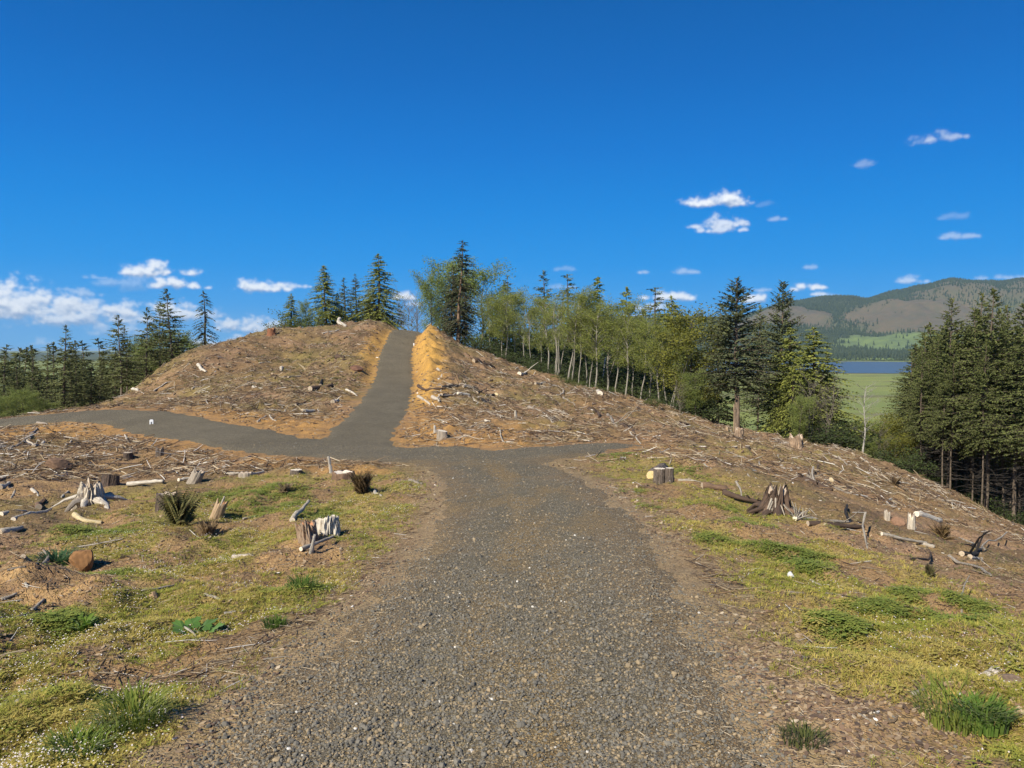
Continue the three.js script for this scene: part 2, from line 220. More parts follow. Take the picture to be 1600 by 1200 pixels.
function heightMesh(xs, zs, yf, cf, uvS, keep) {
  const nx = xs.length, nz = zs.length, p = new Float32Array(nx * nz * 3), c = new Float32Array(nx * nz * 3), u = new Float32Array(nx * nz * 2), idx = [];
  const ok = keep ? new Uint8Array(nx * nz) : null;
  for (let j = 0; j < nz; j++) for (let i = 0; i < nx; i++) { const o = j * nx + i, x = xs[i], z = zs[j]; if (keep && !(ok[o] = keep(x, z) ? 1 : 0)) continue; p[o * 3] = x; p[o * 3 + 1] = yf(x, z); p[o * 3 + 2] = z; const cc = cf(x, z); c.set(cc, o * 3); u[o * 2] = x * uvS + 0.13 * N2(x * 0.05, z * 0.05); u[o * 2 + 1] = z * uvS; }
  for (let j = 0; j < nz - 1; j++) for (let i = 0; i < nx - 1; i++) { const a = j * nx + i, b = a + 1, d = a + nx, e = d + 1; if (keep && !(ok[a] && ok[b] && ok[d] && ok[e])) continue; idx.push(a, d, b, b, d, e); }
  // drop unused vertices
  let P2 = p, C2 = c, U2 = u, I2 = idx;
  if (keep) { const map = new Int32Array(nx * nz).fill(-1); let n = 0; I2 = idx.map((v) => map[v] < 0 ? (map[v] = n++) : map[v]); P2 = new Float32Array(n * 3); C2 = new Float32Array(n * 3); U2 = new Float32Array(n * 2); map.forEach((m, v) => { if (m >= 0) { P2.set(p.subarray(v * 3, v * 3 + 3), m * 3); C2.set(c.subarray(v * 3, v * 3 + 3), m * 3); U2.set(u.subarray(v * 2, v * 2 + 2), m * 2); } }); }
  const g = new THREE.BufferGeometry(); g.setAttribute('position', new THREE.BufferAttribute(P2, 3)); g.setAttribute('color', new THREE.BufferAttribute(C2, 3)); g.setAttribute('uv', new THREE.BufferAttribute(U2, 2)); g.setIndex(I2); g.computeVertexNormals(); return g;
}

// ---------- ground ----------
const soft = (p, x, z, w) => sstep(w, -w, polySD(p, x, z) + w * 0.9 * N2(x * 1.1 / w, z * 1.1 / w) * 0.6);
const K = 2.05; // the soil map averages about three quarters
const cLitter = [0.225, 0.142, 0.062], cLitter2 = [0.112, 0.07, 0.036], cOlive = [0.185, 0.152, 0.045], cClay = [0.52, 0.285, 0.05], cDirt = [0.335, 0.185, 0.055], cDust = [0.25, 0.18, 0.092], cGrass = [0.21, 0.175, 0.05], cDead = [0.25, 0.158, 0.088];
function grassAmt(x, z) { const e = roadE(x, z); if (e < 0.15) return 0; return Math.max(soft(pGrassL, x, z, 0.5), soft(pGrassR, x, z, 0.6), 0.8 * soft(pGrassF, x, z, 1.5)) * sstep(0.15, 0.8, e + 0.25 * N2(x * 1.4, z * 1.4)); }
function clayAmt(x, z) { return Math.max(soft(pClay[0], x, z, 0.8), soft(pClay[1], x, z, 0.8)); }
function dirtAmt(x, z) { let d = 0; for (const p of pDirt) d = Math.max(d, soft(p, x, z, 1.1)); return d; }
function groundCol(x, z) {
  if (Math.hypot(x, z + 40) > 120) return [0.08 * K, 0.1 * K, 0.035 * K];
  const a = fbm(x * 0.2, z * 0.2, 5), b = N2b(x * 1.7, z * 1.7), c = N2(x * 5, z * 5);
  let k = mix3(cLitter, cLitter2, clamp(0.42 + a * 1.3 + b * 0.3));
  k = mix3(k, cOlive, clamp(0.25 + fbm(x * 0.09 + 40, z * 0.09, 3) * 1.5 + soft(pGreenHill, x, z, 3) * 0.6) * 0.7);
  k = mix3(k, cDead, clamp(fbm(x * 0.16 - 70, z * 0.16, 3) * 2.2) * 0.9);
  const e = roadE(x, z);
  k = mix3(k, cDirt, dirtAmt(x, z) * clamp(0.8 + 0.5 * b));
  k = mix3(k, cDirt, 0.55 * sstep(1.6, 0.4, e) * sstep(-20, -27, z) * clamp(0.7 + b));
  k = mix3(k, mix3(cClay, [0.40, 0.235, 0.06], clamp(0.4 + b * 0.6)), clayAmt(x, z) * clamp(0.9 + 0.4 * b));
  k = mix3(k, mix3(cGrass, cLitter, clamp(0.3 + 0.6 * b + sstep(0.0, 0.25, bareAt(x, z)))), grassAmt(x, z));
  k = mix3(k, mix3([0.2, 0.125, 0.06], [0.3, 0.19, 0.08], clamp(0.5 + b)), moundAt(x, z));
  k = mix3(k, cDust, sstep(0.9, 0.1, e + 0.35 * b) * sstep(-24, -17, z) * 0.9);
  const m = (1 + 0.14 * c + 0.1 * b) * K;
  return [k[0] * m, k[1] * m, k[2] * m];
}
const gx = grade([[-150, 6], [-60, 0.9], [-25, 0.35], [-9, 0.1], [9, 0.1], [25, 0.35], [60, 0.9], [150, 6]]);
const gz = grade([[-170, 6], [-110, 0.9], [-85, 0.32], [-45, 0.3], [-16, 0.12], [-3, 0.07], [2, 0.4], [40, 5]]);
tag(mesh('ground', heightMesh(gx, gz, H, groundCol, 1 / 2.6), mGround), 'brown cleared hillside soil with wood litter and patches of grass', 'ground', null, 'structure');

// ---------- gravel road ----------
const roadEdge = (x, z) => roadE(x, z) + 0.16 * N2(x * 0.9, z * 0.9) + 0.03 * N2b(x * 4, z * 4);
const spurFade = (x, z) => 1.6 * sstep(1.5, 4.6, x) * sstep(-20, -24, z);
function roadCol(x, z) {
  const e = roadEdge(x, z), a = fbm(x * 0.35, z * 0.35, 3), b = N2b(x * 2.2, z * 2.2), near = sstep(-24, -18, z);
  const mid = mainDist(x, z); let k = mix3([0.150, 0.132, 0.092], [0.185, 0.164, 0.116], clamp(0.5 + a));
  k = mix3(k, [0.22, 0.16, 0.09], clamp(sstep(-1.0, 0.05, e + 0.5 * a + 0.12 * b) * 0.85) * near);
  k = mix3(k, [0.24, 0.175, 0.085], sstep(0.1, 0.5, fbm(x * 0.5 + 9, z * 0.22 + 3, 3) + 0.1 * b) * 0.6 * near);
  k = mix3(k, [0.25, 0.18, 0.085], near * 0.75 * clamp(sstep(0.5, 0.12, Math.abs(mid - 0.12)) * sstep(-0.35, 0.35, fbm(x * 0.8 + 31, z * 0.25, 3)) + 0.7 * sstep(0.25, 0.6, fbm(x * 1.1 - 12, z * 0.5, 3))));
  const q = 2.95 * (1 + 0.06 * b); return [k[0] * q, k[1] * q, k[2] * q];
}
const roadH = (x, z) => H(x, z) + clamp((-roadEdge(x, z)) * 0.16, -0.05, 0.045) + 0.006 * N2(x * 6, z * 6) - spurFade(x, z) * 0.03;
const rx = grade([[-60, 0.6], [-30, 0.25], [-5, 0.09], [4, 0.09], [14, 0.2]]), rz = grade([[-122, 0.6], [-90, 0.25], [-24, 0.18], [-12, 0.09], [-2, 0.06], [1, 0.2], [14, 0.6]]);
tag(mesh('gravel_road', heightMesh(rx, rz, roadH, roadCol, 1 / 1.1, (x, z) => roadE(x, z) < 0.6), mRoad), 'grey gravel forest road forking at the junction below the hill', 'road', null, 'structure');
// ---------- valley: marsh, lake, far hills ----------
const mFar = std({ vertexColors: true, map: soilMap, side: THREE.DoubleSide });
{
  const xs = grade([[-9000, 1500], [-600, 60], [0, 22], [900, 22], [1800, 90], [9000, 1500]]), zs = grade([[-12000, 1500], [-2600, 120], [-1000, 22], [-150, 9], [60, 60], [1500, 600]]);
  const col = (x, z) => {
    const a = fbm(x * 0.004, z * 0.011, 4), b = fbm(x * 0.02, z * 0.05, 3);
    let k = mix3([0.19, 0.22, 0.045], [0.14, 0.18, 0.04], clamp(0.5 + a * 1.2)); k = mix3(k, [0.19, 0.17, 0.06], clamp(b * 1.2 - 0.1));
    k = mix3(k, [0.10, 0.085, 0.04], sstep(0.05, 0.0, Math.abs(fbm(x * 0.0016 + 3, z * 0.004, 2))) * 0.8);
    k = mix3(k, [0.14, 0.115, 0.075], sstep(-1030, -1070, z) * sstep(-1200, -1150, z) * sstep(-400, -200, x) * 0.9); return k.map((v) => v * K);
  };
  tag(mesh('marsh_meadow', heightMesh(xs, zs, (x, z) => MARSH + 0.25 * N2(x * 0.01, z * 0.02), col, 1 / 30), mFar), 'flat green marsh meadow on the valley floor', 'meadow', null, 'structure');
  const s = new THREE.Shape(); const pts = [];
  const shore = (u) => 1076 + 26 * N2(u * 0.004, 2) + 9 * N2(u * 0.02, 5), farS = (u) => 2000 + 60 * N2(u * 0.003, 8) + 18 * N2(u * 0.02, 1);
  for (let x = -300; x <= 2600; x += 20) pts.push([x, shore(x)]);
  for (let x = 2600; x >= -300; x -= 20) pts.push([x, farS(x)]);
  pts.forEach(([x, d], i) => i ? s.lineTo(x, d) : s.moveTo(x, d));
  const g = new THREE.ShapeGeometry(s); g.rotateX(-Math.PI / 2); g.translate(0, MARSH + 0.4, 0);
  const wob = canvasTex(512, (c, S) => { const R = RNG(77); c.fillStyle = 'rgb(128,128,128)'; c.fillRect(0, 0, S, S); for (let i = 0; i < 5000; i++) { const q = 90 + R() * 80 | 0; c.fillStyle = `rgba(${q},${q},${q},0.35)`; wrapDraw(S, R() * S, R() * S, 14, (a, b) => { c.beginPath(); c.ellipse(a, b, 4 + R() * 9, 1.5 + R() * 2, 0, 0, 7); c.fill(); }); } }, 1 / 40, false);
  tag(mesh('lake', g, new THREE.MeshPhysicalMaterial({ color: new THREE.Color(0.09, 0.115, 0.12), roughness: 0.32, bumpMap: wob, bumpScale: 0.25, side: THREE.DoubleSide })), 'strip of blue lake water across the valley', 'lake', null, 'structure');
}
// hills beyond the lake
const ridge = [[-3500, 0], [-1200, 0], [-200, 30], [560, 205], [1000, 205], [1350, 212], [1680, 300], [1870, 325], [2080, 318], [2290, 362], [2450, 382], [2640, 420], [2900, 415], [3060, 432], [3500, 470], [4300, 430], [5600, 300], [8000, 200]];
const ridgeAt = (x) => { let k = 0; while (k < ridge.length - 2 && x > ridge[k + 1][0]) k++; return lerp(ridge[k][1], ridge[k + 1][1], sstep(ridge[k][0], ridge[k + 1][0], x)); };
function hillH(x, z) {
  const d = -z, u = clamp((d - 2150) / 2450), wob = fbm(x * 0.0009 + 7, z * 0.0009, 4);
  const xr = x * 4600 / Math.max(d, 2600); // spurs fan out from the ridge
  const spur = fbm(x * 0.0017, z * 0.0006 + 4, 3);
  let h = ridgeAt(xr) * Math.pow(sstep(0, 1, u), 1.25) * (1 + (0.55 * spur + 0.25 * wob) * (1 - u) * sstep(0, 0.25, u) * 1.5);
  if (d > 4600) h = ridgeAt(xr) * (1 - 0.25 * sstep(4600, 6600, d));
  h += 3.2 * sstep(2040, 2150, d) - 3.4 + 8 * sstep(0, 0.1, u) * (0.5 + wob);
  return MARSH + h;
}
const cutArea = (x, z) => { const d = -z, e = 0.35 * fbm(x * 0.004, z * 0.004, 3); return Math.max(sstep(0.15, -0.15, Math.hypot((x - 1880) / 430, (d - 3420) / 420) - 1 + e), sstep(0.15, -0.15, Math.hypot((x - 1330) / 240, (d - 3750) / 380) - 1 + e), 0.75 * sstep(0.15, -0.15, Math.hypot((x - 2500) / 620, (d - 3900) / 380) - 1 + e)); };
const farField = (x, z) => { const d = -z, e = 0.5 * fbm(x * 0.005, z * 0.005, 3); return Math.max(sstep(0.2, -0.1, Math.hypot((x - 1560) / 330, (d - 2860) / 240) - 1 + e), sstep(0.1, -0.1, (d - 2190) / 60 + e)); };
function hillCol(x, z) {
  const a = fbm(x * 0.003, z * 0.003, 4), b = fbm(x * 0.03, z * 0.03, 3);
  let k = mix3([0.045, 0.062, 0.028], [0.075, 0.09, 0.04], clamp(0.5 + a + b * 0.7));
  k = mix3(k, mix3([0.115, 0.09, 0.05], [0.085, 0.08, 0.043], clamp(0.5 + b * 1.5)), cutArea(x, z));
  k = mix3(k, mix3([0.13, 0.18, 0.05], [0.09, 0.13, 0.045], clamp(0.5 + b * 1.5)), farField(x, z)); return k.map((v) => v * K);
}
{
  const xs = grade([[-3500, 250], [-200, 60], [600, 22], [3200, 22], [4200, 80], [8000, 300]]), zs = grade([[-7000, 260], [-5000, 60], [-4000, 26], [-2120, 22]]);
  tag(mesh('hills', heightMesh(xs, zs, hillH, hillCol, 1 / 60), mFar), 'forested hills with brown logged patches beyond the lake', 'hills', null, 'structure');
}
// small conifer for the far woods
function farTree(seed, broad) {
  const g = new Geo(), R = RNG(seed);
  for (let k = 0; k < 5; k++) { const y0 = broad ? 0.1 + k * 0.14 : 0.08 + k * 0.17, y1 = Math.min(1, y0 + (broad ? 0.42 : 0.32)), r = broad ? 0.42 * Math.sin(1 + k * 0.45) : 0.24 * (1 - k * 0.19), top = g.v(R() * 0.05, y1, R() * 0.05), f = []; for (let s = 0; s < 7; s++) { const t = s / 7 * 6.283 + k, q = r * (0.65 + R() * 0.6); f.push(g.v(Math.cos(t) * q, y0 + R() * 0.08, Math.sin(t) * q)); } for (let s = 0; s < 7; s++) g.t(top, f[(s + 1) % 7], f[s]); }
  return g.build();
}
function instanced(name, g, m, list, label, category) { // list: [Matrix4, [r,g,b]]
  const o = new THREE.InstancedMesh(g, m, list.length); o.name = numbered(name); o.castShadow = o.receiveShadow = true;
  const c = new THREE.Color(); list.forEach(([M, k], i) => { o.setMatrixAt(i, M); o.setColorAt(i, c.setRGB(k[0], k[1], k[2])); });
  scene.add(o); return tag(o, label, category, null, 'stuff');
}
const mTint = std({ color: 0xffffff, side: THREE.DoubleSide });
{
  const R = RNG(91), A = [], B = [], q = new THREE.Quaternion(), e = new THREE.Euler(), s = new THREE.Vector3(), v = new THREE.Vector3();
  const put = (L, x, z, h, w, c) => { e.set(0, R() * 6.3, 0); q.setFromEuler(e); L.push([new THREE.Matrix4().compose(v.set(x, hillH(x, z) - h * 0.05, z), q, s.set(h * w, h, h * w)), c]); };
  for (let i = 0; i < 90000; i++) {
    const z = -2150 - 2700 * Math.pow(R(), 0.8), x = 60 + (3500 - 60) * R(); if (x / -z > 0.74 || x / -z < 0.03) continue;
    const cut = cutArea(x, z), fld = farField(x, z); if (R() < cut * 0.997 || R() < fld * 0.97) continue;
    const low = -z < 2600, t = R(); put(A, x, z, (low ? 17 : 15) * (0.6 + t * 0.7), 1.05, mix3([0.028, 0.045, 0.02], [0.055, 0.075, 0.03], R()));
  }
  for (let i = 0; i < 2600; i++) { const z = -2230 - 200 * R() * R(), x = 250 + 2300 * R(); if (N2(x * 0.004, 3) + 0.3 * R() < -0.45) continue; put(A, x, z, 20 * (0.6 + R() * 0.7), 1.1, mix3([0.022, 0.038, 0.018], [0.045, 0.062, 0.026], R())); }
  for (let i = 0; i < 900; i++) { const z = -2170 - 90 * R(), x = 250 + 2300 * R(); put(B, x, z, 7 * (0.5 + R()), 1.4, mix3([0.09, 0.13, 0.035], [0.12, 0.15, 0.045], R())); }
  instanced('distant_conifer_forest', farTree(3, false), mTint, A, 'dark conifer forest covering the far hills and lake shore', 'forest');
  instanced('distant_shore_scrub', farTree(4, true), mTint, B, 'light green scrub along the far lake shore', 'scrub');
}
scene.fog = new THREE.FogExp2(new THREE.Color(0.42, 0.7, 1.0), 0.000045);
// ---------- trees ----------
const V = (x, y, z) => new THREE.Vector3(x, y, z);
const mFoliage = new THREE.MeshPhysicalMaterial({ vertexColors: true, roughness: 1, transmission: 0.22, thickness: 0, specularIntensity: 0.3, side: THREE.DoubleSide });
const mLeaf = new THREE.MeshPhysicalMaterial({ vertexColors: true, roughness: 1, transmission: 0.5, thickness: 0, specularIntensity: 0.3, side: THREE.DoubleSide });
const barkMap = canvasTex(256, (g, S) => { const R = RNG(51); g.fillStyle = 'rgb(190,190,190)'; g.fillRect(0, 0, S, S); for (let i = 0; i < 900; i++) { const q = R() < 0.5 ? 90 + R() * 60 : 190 + R() * 65; g.strokeStyle = `rgba(${q | 0},${q * 0.96 | 0},${q * 0.9 | 0},0.55)`; g.lineWidth = 1 + R() * 4; const x = R() * S, y = R() * S, l = 10 + R() * 50, k = (R() - 0.5) * 8; wrapDraw(S, x, y, 60, (a, b) => { g.beginPath(); g.moveTo(a, b); g.lineTo(a + k, b + l); g.stroke(); }); } }, 1);
const mBark = std({ vertexColors: true, map: barkMap, bumpMap: barkMap, bumpScale: 0.02, side: THREE.DoubleSide });
// a kite of needles or leaves
function kite(g, x, y, z, dx, dy, dz, len, wid, R, roll) {
  let sx = -dz, sy = 0, sz = dx; const sl = Math.hypot(sx, sz) || 1; sx /= sl; sz /= sl;
  const ux = dy * sz - 0 * dz, uy = dz * sx - dx * sz, uz = -dy * sx; // d x s
  const c = Math.cos(roll), s = Math.sin(roll); const wx = sx * c + ux * s, wy = uy * s, wz = sz * c + uz * s;
  const n = g.n, m = 0.42 * len, dr = -0.12 * len;
  g.v(x, y, z); g.v(x + dx * m + wx * wid, y + dy * m + wy * wid, z + dz * m + wz * wid); g.v(x + dx * len, y + dy * len + dr, z + dz * len); g.v(x + dx * m - wx * wid, y + dy * m - wy * wid, z + dz * m - wz * wid);
  g.t(n, n + 1, n + 2); g.t(n, n + 2, n + 3);
}
// conifer of height 12: trunk + crown
function conifer(seed, o) {
  const R = RNG(seed), T = new Geo(), C = new Geo(), Dd = new Geo(), h = 12, { base = 0.12, rad = 2.3, rows = 46, per = 5, droop = 0.25, top = 0.35, spray = 0.3, pow = 0.85, tone = [0.045, 0.066, 0.026], tone2 = [0.075, 0.098, 0.036], gap = 0.12, trunkR = 0.16, bark = [0.2, 0.155, 0.115], dead = 0, lean = 0.1, flat = 0.35, nodes = 9, hang = 0.5 } = o;
  T.col = bark; const tp = [], tr = [], lx = (R() - 0.5) * lean, lz = (R() - 0.5) * lean, wob = R() * 9;
  const tx = (y) => lx * y + 0.05 * Math.sin(y * 0.7 + wob), tz = (y) => lz * y + 0.05 * Math.cos(y * 0.6 + wob);
  for (let k = 0; k <= 10; k++) { const y = h * k / 10 * 0.985 - (k ? 0 : 0.5); tp.push([tx(y), y, tz(y)]); tr.push(trunkR * Math.pow(1 - k / 10, 0.8) * (k ? 1 : 1.35) + 0.012); }
  T.tube(tp, tr, 8, { vs: 0.4 });
  for (let k = 0; k < dead; k++) { const y = h * (0.12 + (base + 0.1 - 0.12) * R()), a = R() * 6.28, l = 0.5 + R() * 1.5; T.col = [0.15, 0.13, 0.11]; T.tube([[tx(y), y, tz(y)], [tx(y) + Math.cos(a) * l * 0.6, y - 0.1 + R() * 0.1, tz(y) + Math.sin(a) * l * 0.6], [tx(y) + Math.cos(a) * l, y - 0.05 + R() * 0.3 - 0.2, tz(y) + Math.sin(a) * l]], [0.022, 0.014, 0.005], 3, { cap: [false, false] }); }
  const NB = rows * per;
  for (let r = 0; r < NB; r++) {
    const f = Math.pow((r + R()) / NB, 1.12), y = h * (base + (1 - base) * f); if (y > h * 0.985) continue;
    const prof = Math.pow(1 - f, pow) * (f < 0.12 ? 0.55 + f * 3.75 : 1);
    if (R() < gap || R() > 0.45 + 0.75 * prof) continue;
    const a = R() * 6.283, L = Math.max(0.14, rad * prof * (0.5 + 0.62 * Math.sqrt(R()))), up = lerp(-droop, top, f) + (R() - 0.5) * 0.35, ca = Math.cos(a), sa = Math.sin(a), tone3 = mix3(tone, tone2, R());
    T.col = mix3(bark, [0.07, 0.055, 0.04], 0.4);
    const bx = tx(y), bz = tz(y), at_ = (s) => [bx + ca * L * s, y + up * L * s - droop * 0.55 * L * s * s, bz + sa * L * s];
    if (L > 0.45) T.tube([at_(0), at_(0.55), at_(0.95)], [0.010 + L * 0.006, 0.007 + L * 0.003, 0.003], 3, { cap: [false, false] });
    const m = Math.max(3, Math.round(nodes * Math.min(1, 0.3 + 0.8 * L / rad))), s0 = 0.12 + R() * 0.15;
    for (let k = 0; k < m; k++) {
      const s = s0 + (1 - s0) * (k + R() * 0.8) / m, p = at_(s), sl = spray * (0.6 + R() * 0.6) * (1.1 - 0.55 * s) * Math.min(1, 0.55 + L * 0.5);
      for (const side of [-1, 1]) {
        const q = a + side * (0.5 + R() * 0.7), dy = (R() - 0.55) * flat - droop * 0.6, l = Math.hypot(1, dy); C.col = mix3(tone3, R() < 0.5 ? tone : tone2, R() * 0.7);
        kite(C, p[0], p[1] + (R() - 0.5) * 0.06, p[2], Math.cos(q) / l, dy / l, Math.sin(q) / l, sl, sl * 0.24, R, (R() - 0.5) * 2);
      }
      if (R() < hang) { C.col = mix3(tone3, tone, R()); const q = a + (R() - 0.5) * 2; kite(C, p[0], p[1], p[2], Math.cos(q) * 0.55, R() < 0.7 ? -0.75 : 0.6, Math.sin(q) * 0.55, sl * 0.85, sl * 0.22, R, R() * 3); }
    }
    const p = at_(0.93); C.col = tone3; kite(C, p[0], p[1], p[2], ca, up - droop, sa, spray * 0.9, spray * 0.18, R, R() - 0.5);
  }
  C.col = tone2; for (let k = 0; k < 10; k++) { const a = R() * 6.28; kite(C, tx(h * 0.97), h * (0.95 + 0.03 * R()), tz(h), Math.cos(a) * 0.4, 0.85, Math.sin(a) * 0.4, 0.3, 0.05, R, R()); }
  return { T: T.build(true), C: C.build(), h };
}
// broadleaf of height 10 with branching limbs
function broadleaf(seed, o) {
  const R = RNG(seed), T = new Geo(), C = new Geo(), h = 10, { base = 0.25, rad = 2.2, leaves = 2600, size = 0.16, tone = [0.10, 0.135, 0.03], tone2 = [0.15, 0.175, 0.04], bark = [0.36, 0.34, 0.3], trunkR = 0.1, stems = 1, spread = 0.9, limbs = 16, lean = 0.4, clump = 0.38, twigs = 0 } = o;
  const tips = [];
  for (let q = 0; q < stems; q++) {
    const a0 = R() * 6.28, ln = lean * (0.3 + R() * 0.8) * (stems > 1 ? 1.4 : 0.6), hh = h * (stems > 1 ? 0.72 + R() * 0.28 : 0.97), pts = [], rr = [], ox = stems > 1 ? (R() - 0.5) * 0.7 : 0, oz = stems > 1 ? (R() - 0.5) * 0.7 : 0;
    const c = (y) => { const f = y / h; return [ox + Math.cos(a0) * ln * f * 2.4 + 0.1 * Math.sin(y * 1.1 + q), y, oz + Math.sin(a0) * ln * f * 2.4 + 0.1 * Math.cos(y * 0.9 + q)]; };
    for (let k = 0; k <= 9; k++) { const y = hh * k / 9 - (k ? 0 : 0.5); pts.push(c(y)); rr.push(trunkR * Math.pow(1 - k / 9, 0.75) * (k ? 1 : 1.3) + 0.008); }
    T.col = bark; T.tube(pts, rr, 7, { vs: 0.4 });
    const nl = Math.ceil(limbs / stems);
    for (let b = 0; b < nl; b++) {
      const f = base + (0.96 - base) * Math.pow((b + R()) / nl, 0.9), y = hh * f, p = c(y), a = R() * 6.28, L = rad * (0.45 + 0.75 * Math.sin(Math.PI * clamp((f - base * 0.7) / (1.1 - base * 0.7)))) * (0.6 + R() * 0.5), up = spread * (0.5 + R() * 0.9);
      const e = (s, k = 0) => [p[0] + Math.cos(a + k * s) * L * s, p[1] + up * L * s * (1 - 0.25 * s), p[2] + Math.sin(a + k * s) * L * s], k = (R() - 0.5) * 0.8;
      T.tube([e(0, k), e(0.35, k), e(0.7, k), e(1, k)], [0.016 + trunkR * 0.25 * (1 - f * 0.6), 0.014 + trunkR * 0.12, 0.011, 0.004], 4, { cap: [false, false] });
      for (let s = 0; s < 9; s++) { const t = 0.3 + 0.7 * (s + R()) / 9, m = e(t, k), a2 = a + (R() - 0.5) * 2.6, l2 = L * (0.18 + R() * 0.3), tip = [m[0] + Math.cos(a2) * l2, m[1] + l2 * (R() * 0.9 + (twigs ? 0.4 : 0)), m[2] + Math.sin(a2) * l2]; T.tube([m, tip], [0.010, 0.003], 3, { cap: [false, false] }); tips.push(tip, m);
        for (let w = 0; w < twigs; w++) { const a3 = R() * 6.28, l3 = l2 * (0.3 + R() * 0.5), t3 = R(), m3 = [lerp(m[0], tip[0], t3), lerp(m[1], tip[1], t3), lerp(m[2], tip[2], t3)]; T.tube([m3, [m3[0] + Math.cos(a3) * l3, m3[1] + l3 * (0.4 + R()), m3[2] + Math.sin(a3) * l3]], [0.006, 0.002], 3, { cap: [false, false] }); } }
    }
  }
  const clumps = tips.map((t) => [t, mix3(tone, tone2, R()), 0.55 + R() * 0.8]);
  for (let k = 0; k < leaves; k++) {
    const [t, c, s] = clumps[Math.floor(R() * clumps.length)], u = R() * 2 - 1, a = R() * 6.28, w = Math.sqrt(1 - u * u), r = clump * s * Math.cbrt(R()) * rad * 0.5;
    C.col = mix3(c, R() < 0.5 ? tone : tone2, R() * 0.6); const d = R() * 6.28, dy = (R() - 0.5) * 1.6, l = Math.hypot(1, dy);
    kite(C, t[0] + w * Math.cos(a) * r, t[1] + u * r, t[2] + w * Math.sin(a) * r, Math.cos(d) / l, dy / l, Math.sin(d) / l, size * (0.6 + R() * 0.8), size * 0.36, R, R() * 3);
  }
  return { T: T.build(true), C: leaves ? C.build() : null, h };
}
// shrub of height 2
function shrub(seed, o) {
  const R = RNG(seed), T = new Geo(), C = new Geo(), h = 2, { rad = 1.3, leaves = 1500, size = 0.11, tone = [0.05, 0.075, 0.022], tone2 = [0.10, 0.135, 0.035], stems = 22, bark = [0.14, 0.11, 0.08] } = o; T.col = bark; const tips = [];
  for (let s = 0; s < stems; s++) { const a = R() * 6.28, r = rad * Math.sqrt(R()), y = h * (0.45 + 0.55 * R()) * Math.sqrt(Math.max(0.15, 1 - (r / rad) ** 2 * 0.75)), p0 = [Math.cos(a) * r * 0.25, -0.2, Math.sin(a) * r * 0.25], p1 = [Math.cos(a) * r * 0.7, y * 0.55, Math.sin(a) * r * 0.7], p2 = [Math.cos(a) * r, y, Math.sin(a) * r]; T.tube([p0, p1, p2], [0.02, 0.012, 0.004], 3, { cap: [false, false] }); for (let k = 0; k < 5; k++) { const f = 0.35 + 0.65 * R(), m = f < 0.5 ? [lerp(p0[0], p1[0], f * 2), lerp(p0[1], p1[1], f * 2), lerp(p0[2], p1[2], f * 2)] : [lerp(p1[0], p2[0], f * 2 - 1), lerp(p1[1], p2[1], f * 2 - 1), lerp(p1[2], p2[2], f * 2 - 1)], q = R() * 6.28, l = 0.25 + R() * 0.4, tip = [m[0] + Math.cos(q) * l, m[1] + l * R(), m[2] + Math.sin(q) * l]; T.tube([m, tip], [0.008, 0.003], 3, { cap: [false, false] }); tips.push(tip, p2, m); } }
  for (let k = 0; k < leaves; k++) { const t = tips[Math.floor(R() * tips.length)], a = R() * 6.28, r = 0.34 * Math.sqrt(R()), d = R() * 6.28, dy = (R() - 0.5) * 1.4, l = Math.hypot(1, dy); C.col = mix3(tone, tone2, R()); kite(C, t[0] + Math.cos(a) * r, Math.max(0.03, t[1] + (R() - 0.5) * 0.4), t[2] + Math.sin(a) * r, Math.cos(d) / l, dy / l, Math.sin(d) / l, size * (0.6 + R() * 0.8), size * 0.36, R, R() * 3); }
  return { T: T.build(true), C: leaves ? C.build() : null, h };
}
const firG = [0.108, 0.126, 0.044], firG2 = [0.175, 0.188, 0.064];
const ORD = 'first second third fourth fifth sixth seventh eighth ninth tenth eleventh twelfth thirteenth fourteenth fifteenth sixteenth seventeenth eighteenth nineteenth twentieth twenty-first twenty-second twenty-third twenty-fourth twenty-fifth twenty-sixth twenty-seventh twenty-eighth twenty-ninth thirtieth thirty-first thirty-second thirty-third thirty-fourth thirty-fifth thirty-sixth thirty-seventh thirty-eighth thirty-ninth fortieth forty-first forty-second forty-third forty-fourth forty-fifth forty-sixth forty-seventh forty-eighth'.split(' ');
const inOrder = (list, build) => { const names = fromLeft(list); list.forEach((entry, i) => build(entry, names[i], i)); };
const fromLeft = (list) => { const o = list.map((e, i) => [e[0], i]).sort((a, b) => a[0] - b[0]), r = []; o.forEach(([, i], k) => { r[i] = ORD[k]; }); return r; };
const aT = { tone: [0.22, 0.26, 0.05], tone2: [0.33, 0.35, 0.085], bark: [0.62, 0.59, 0.51] };
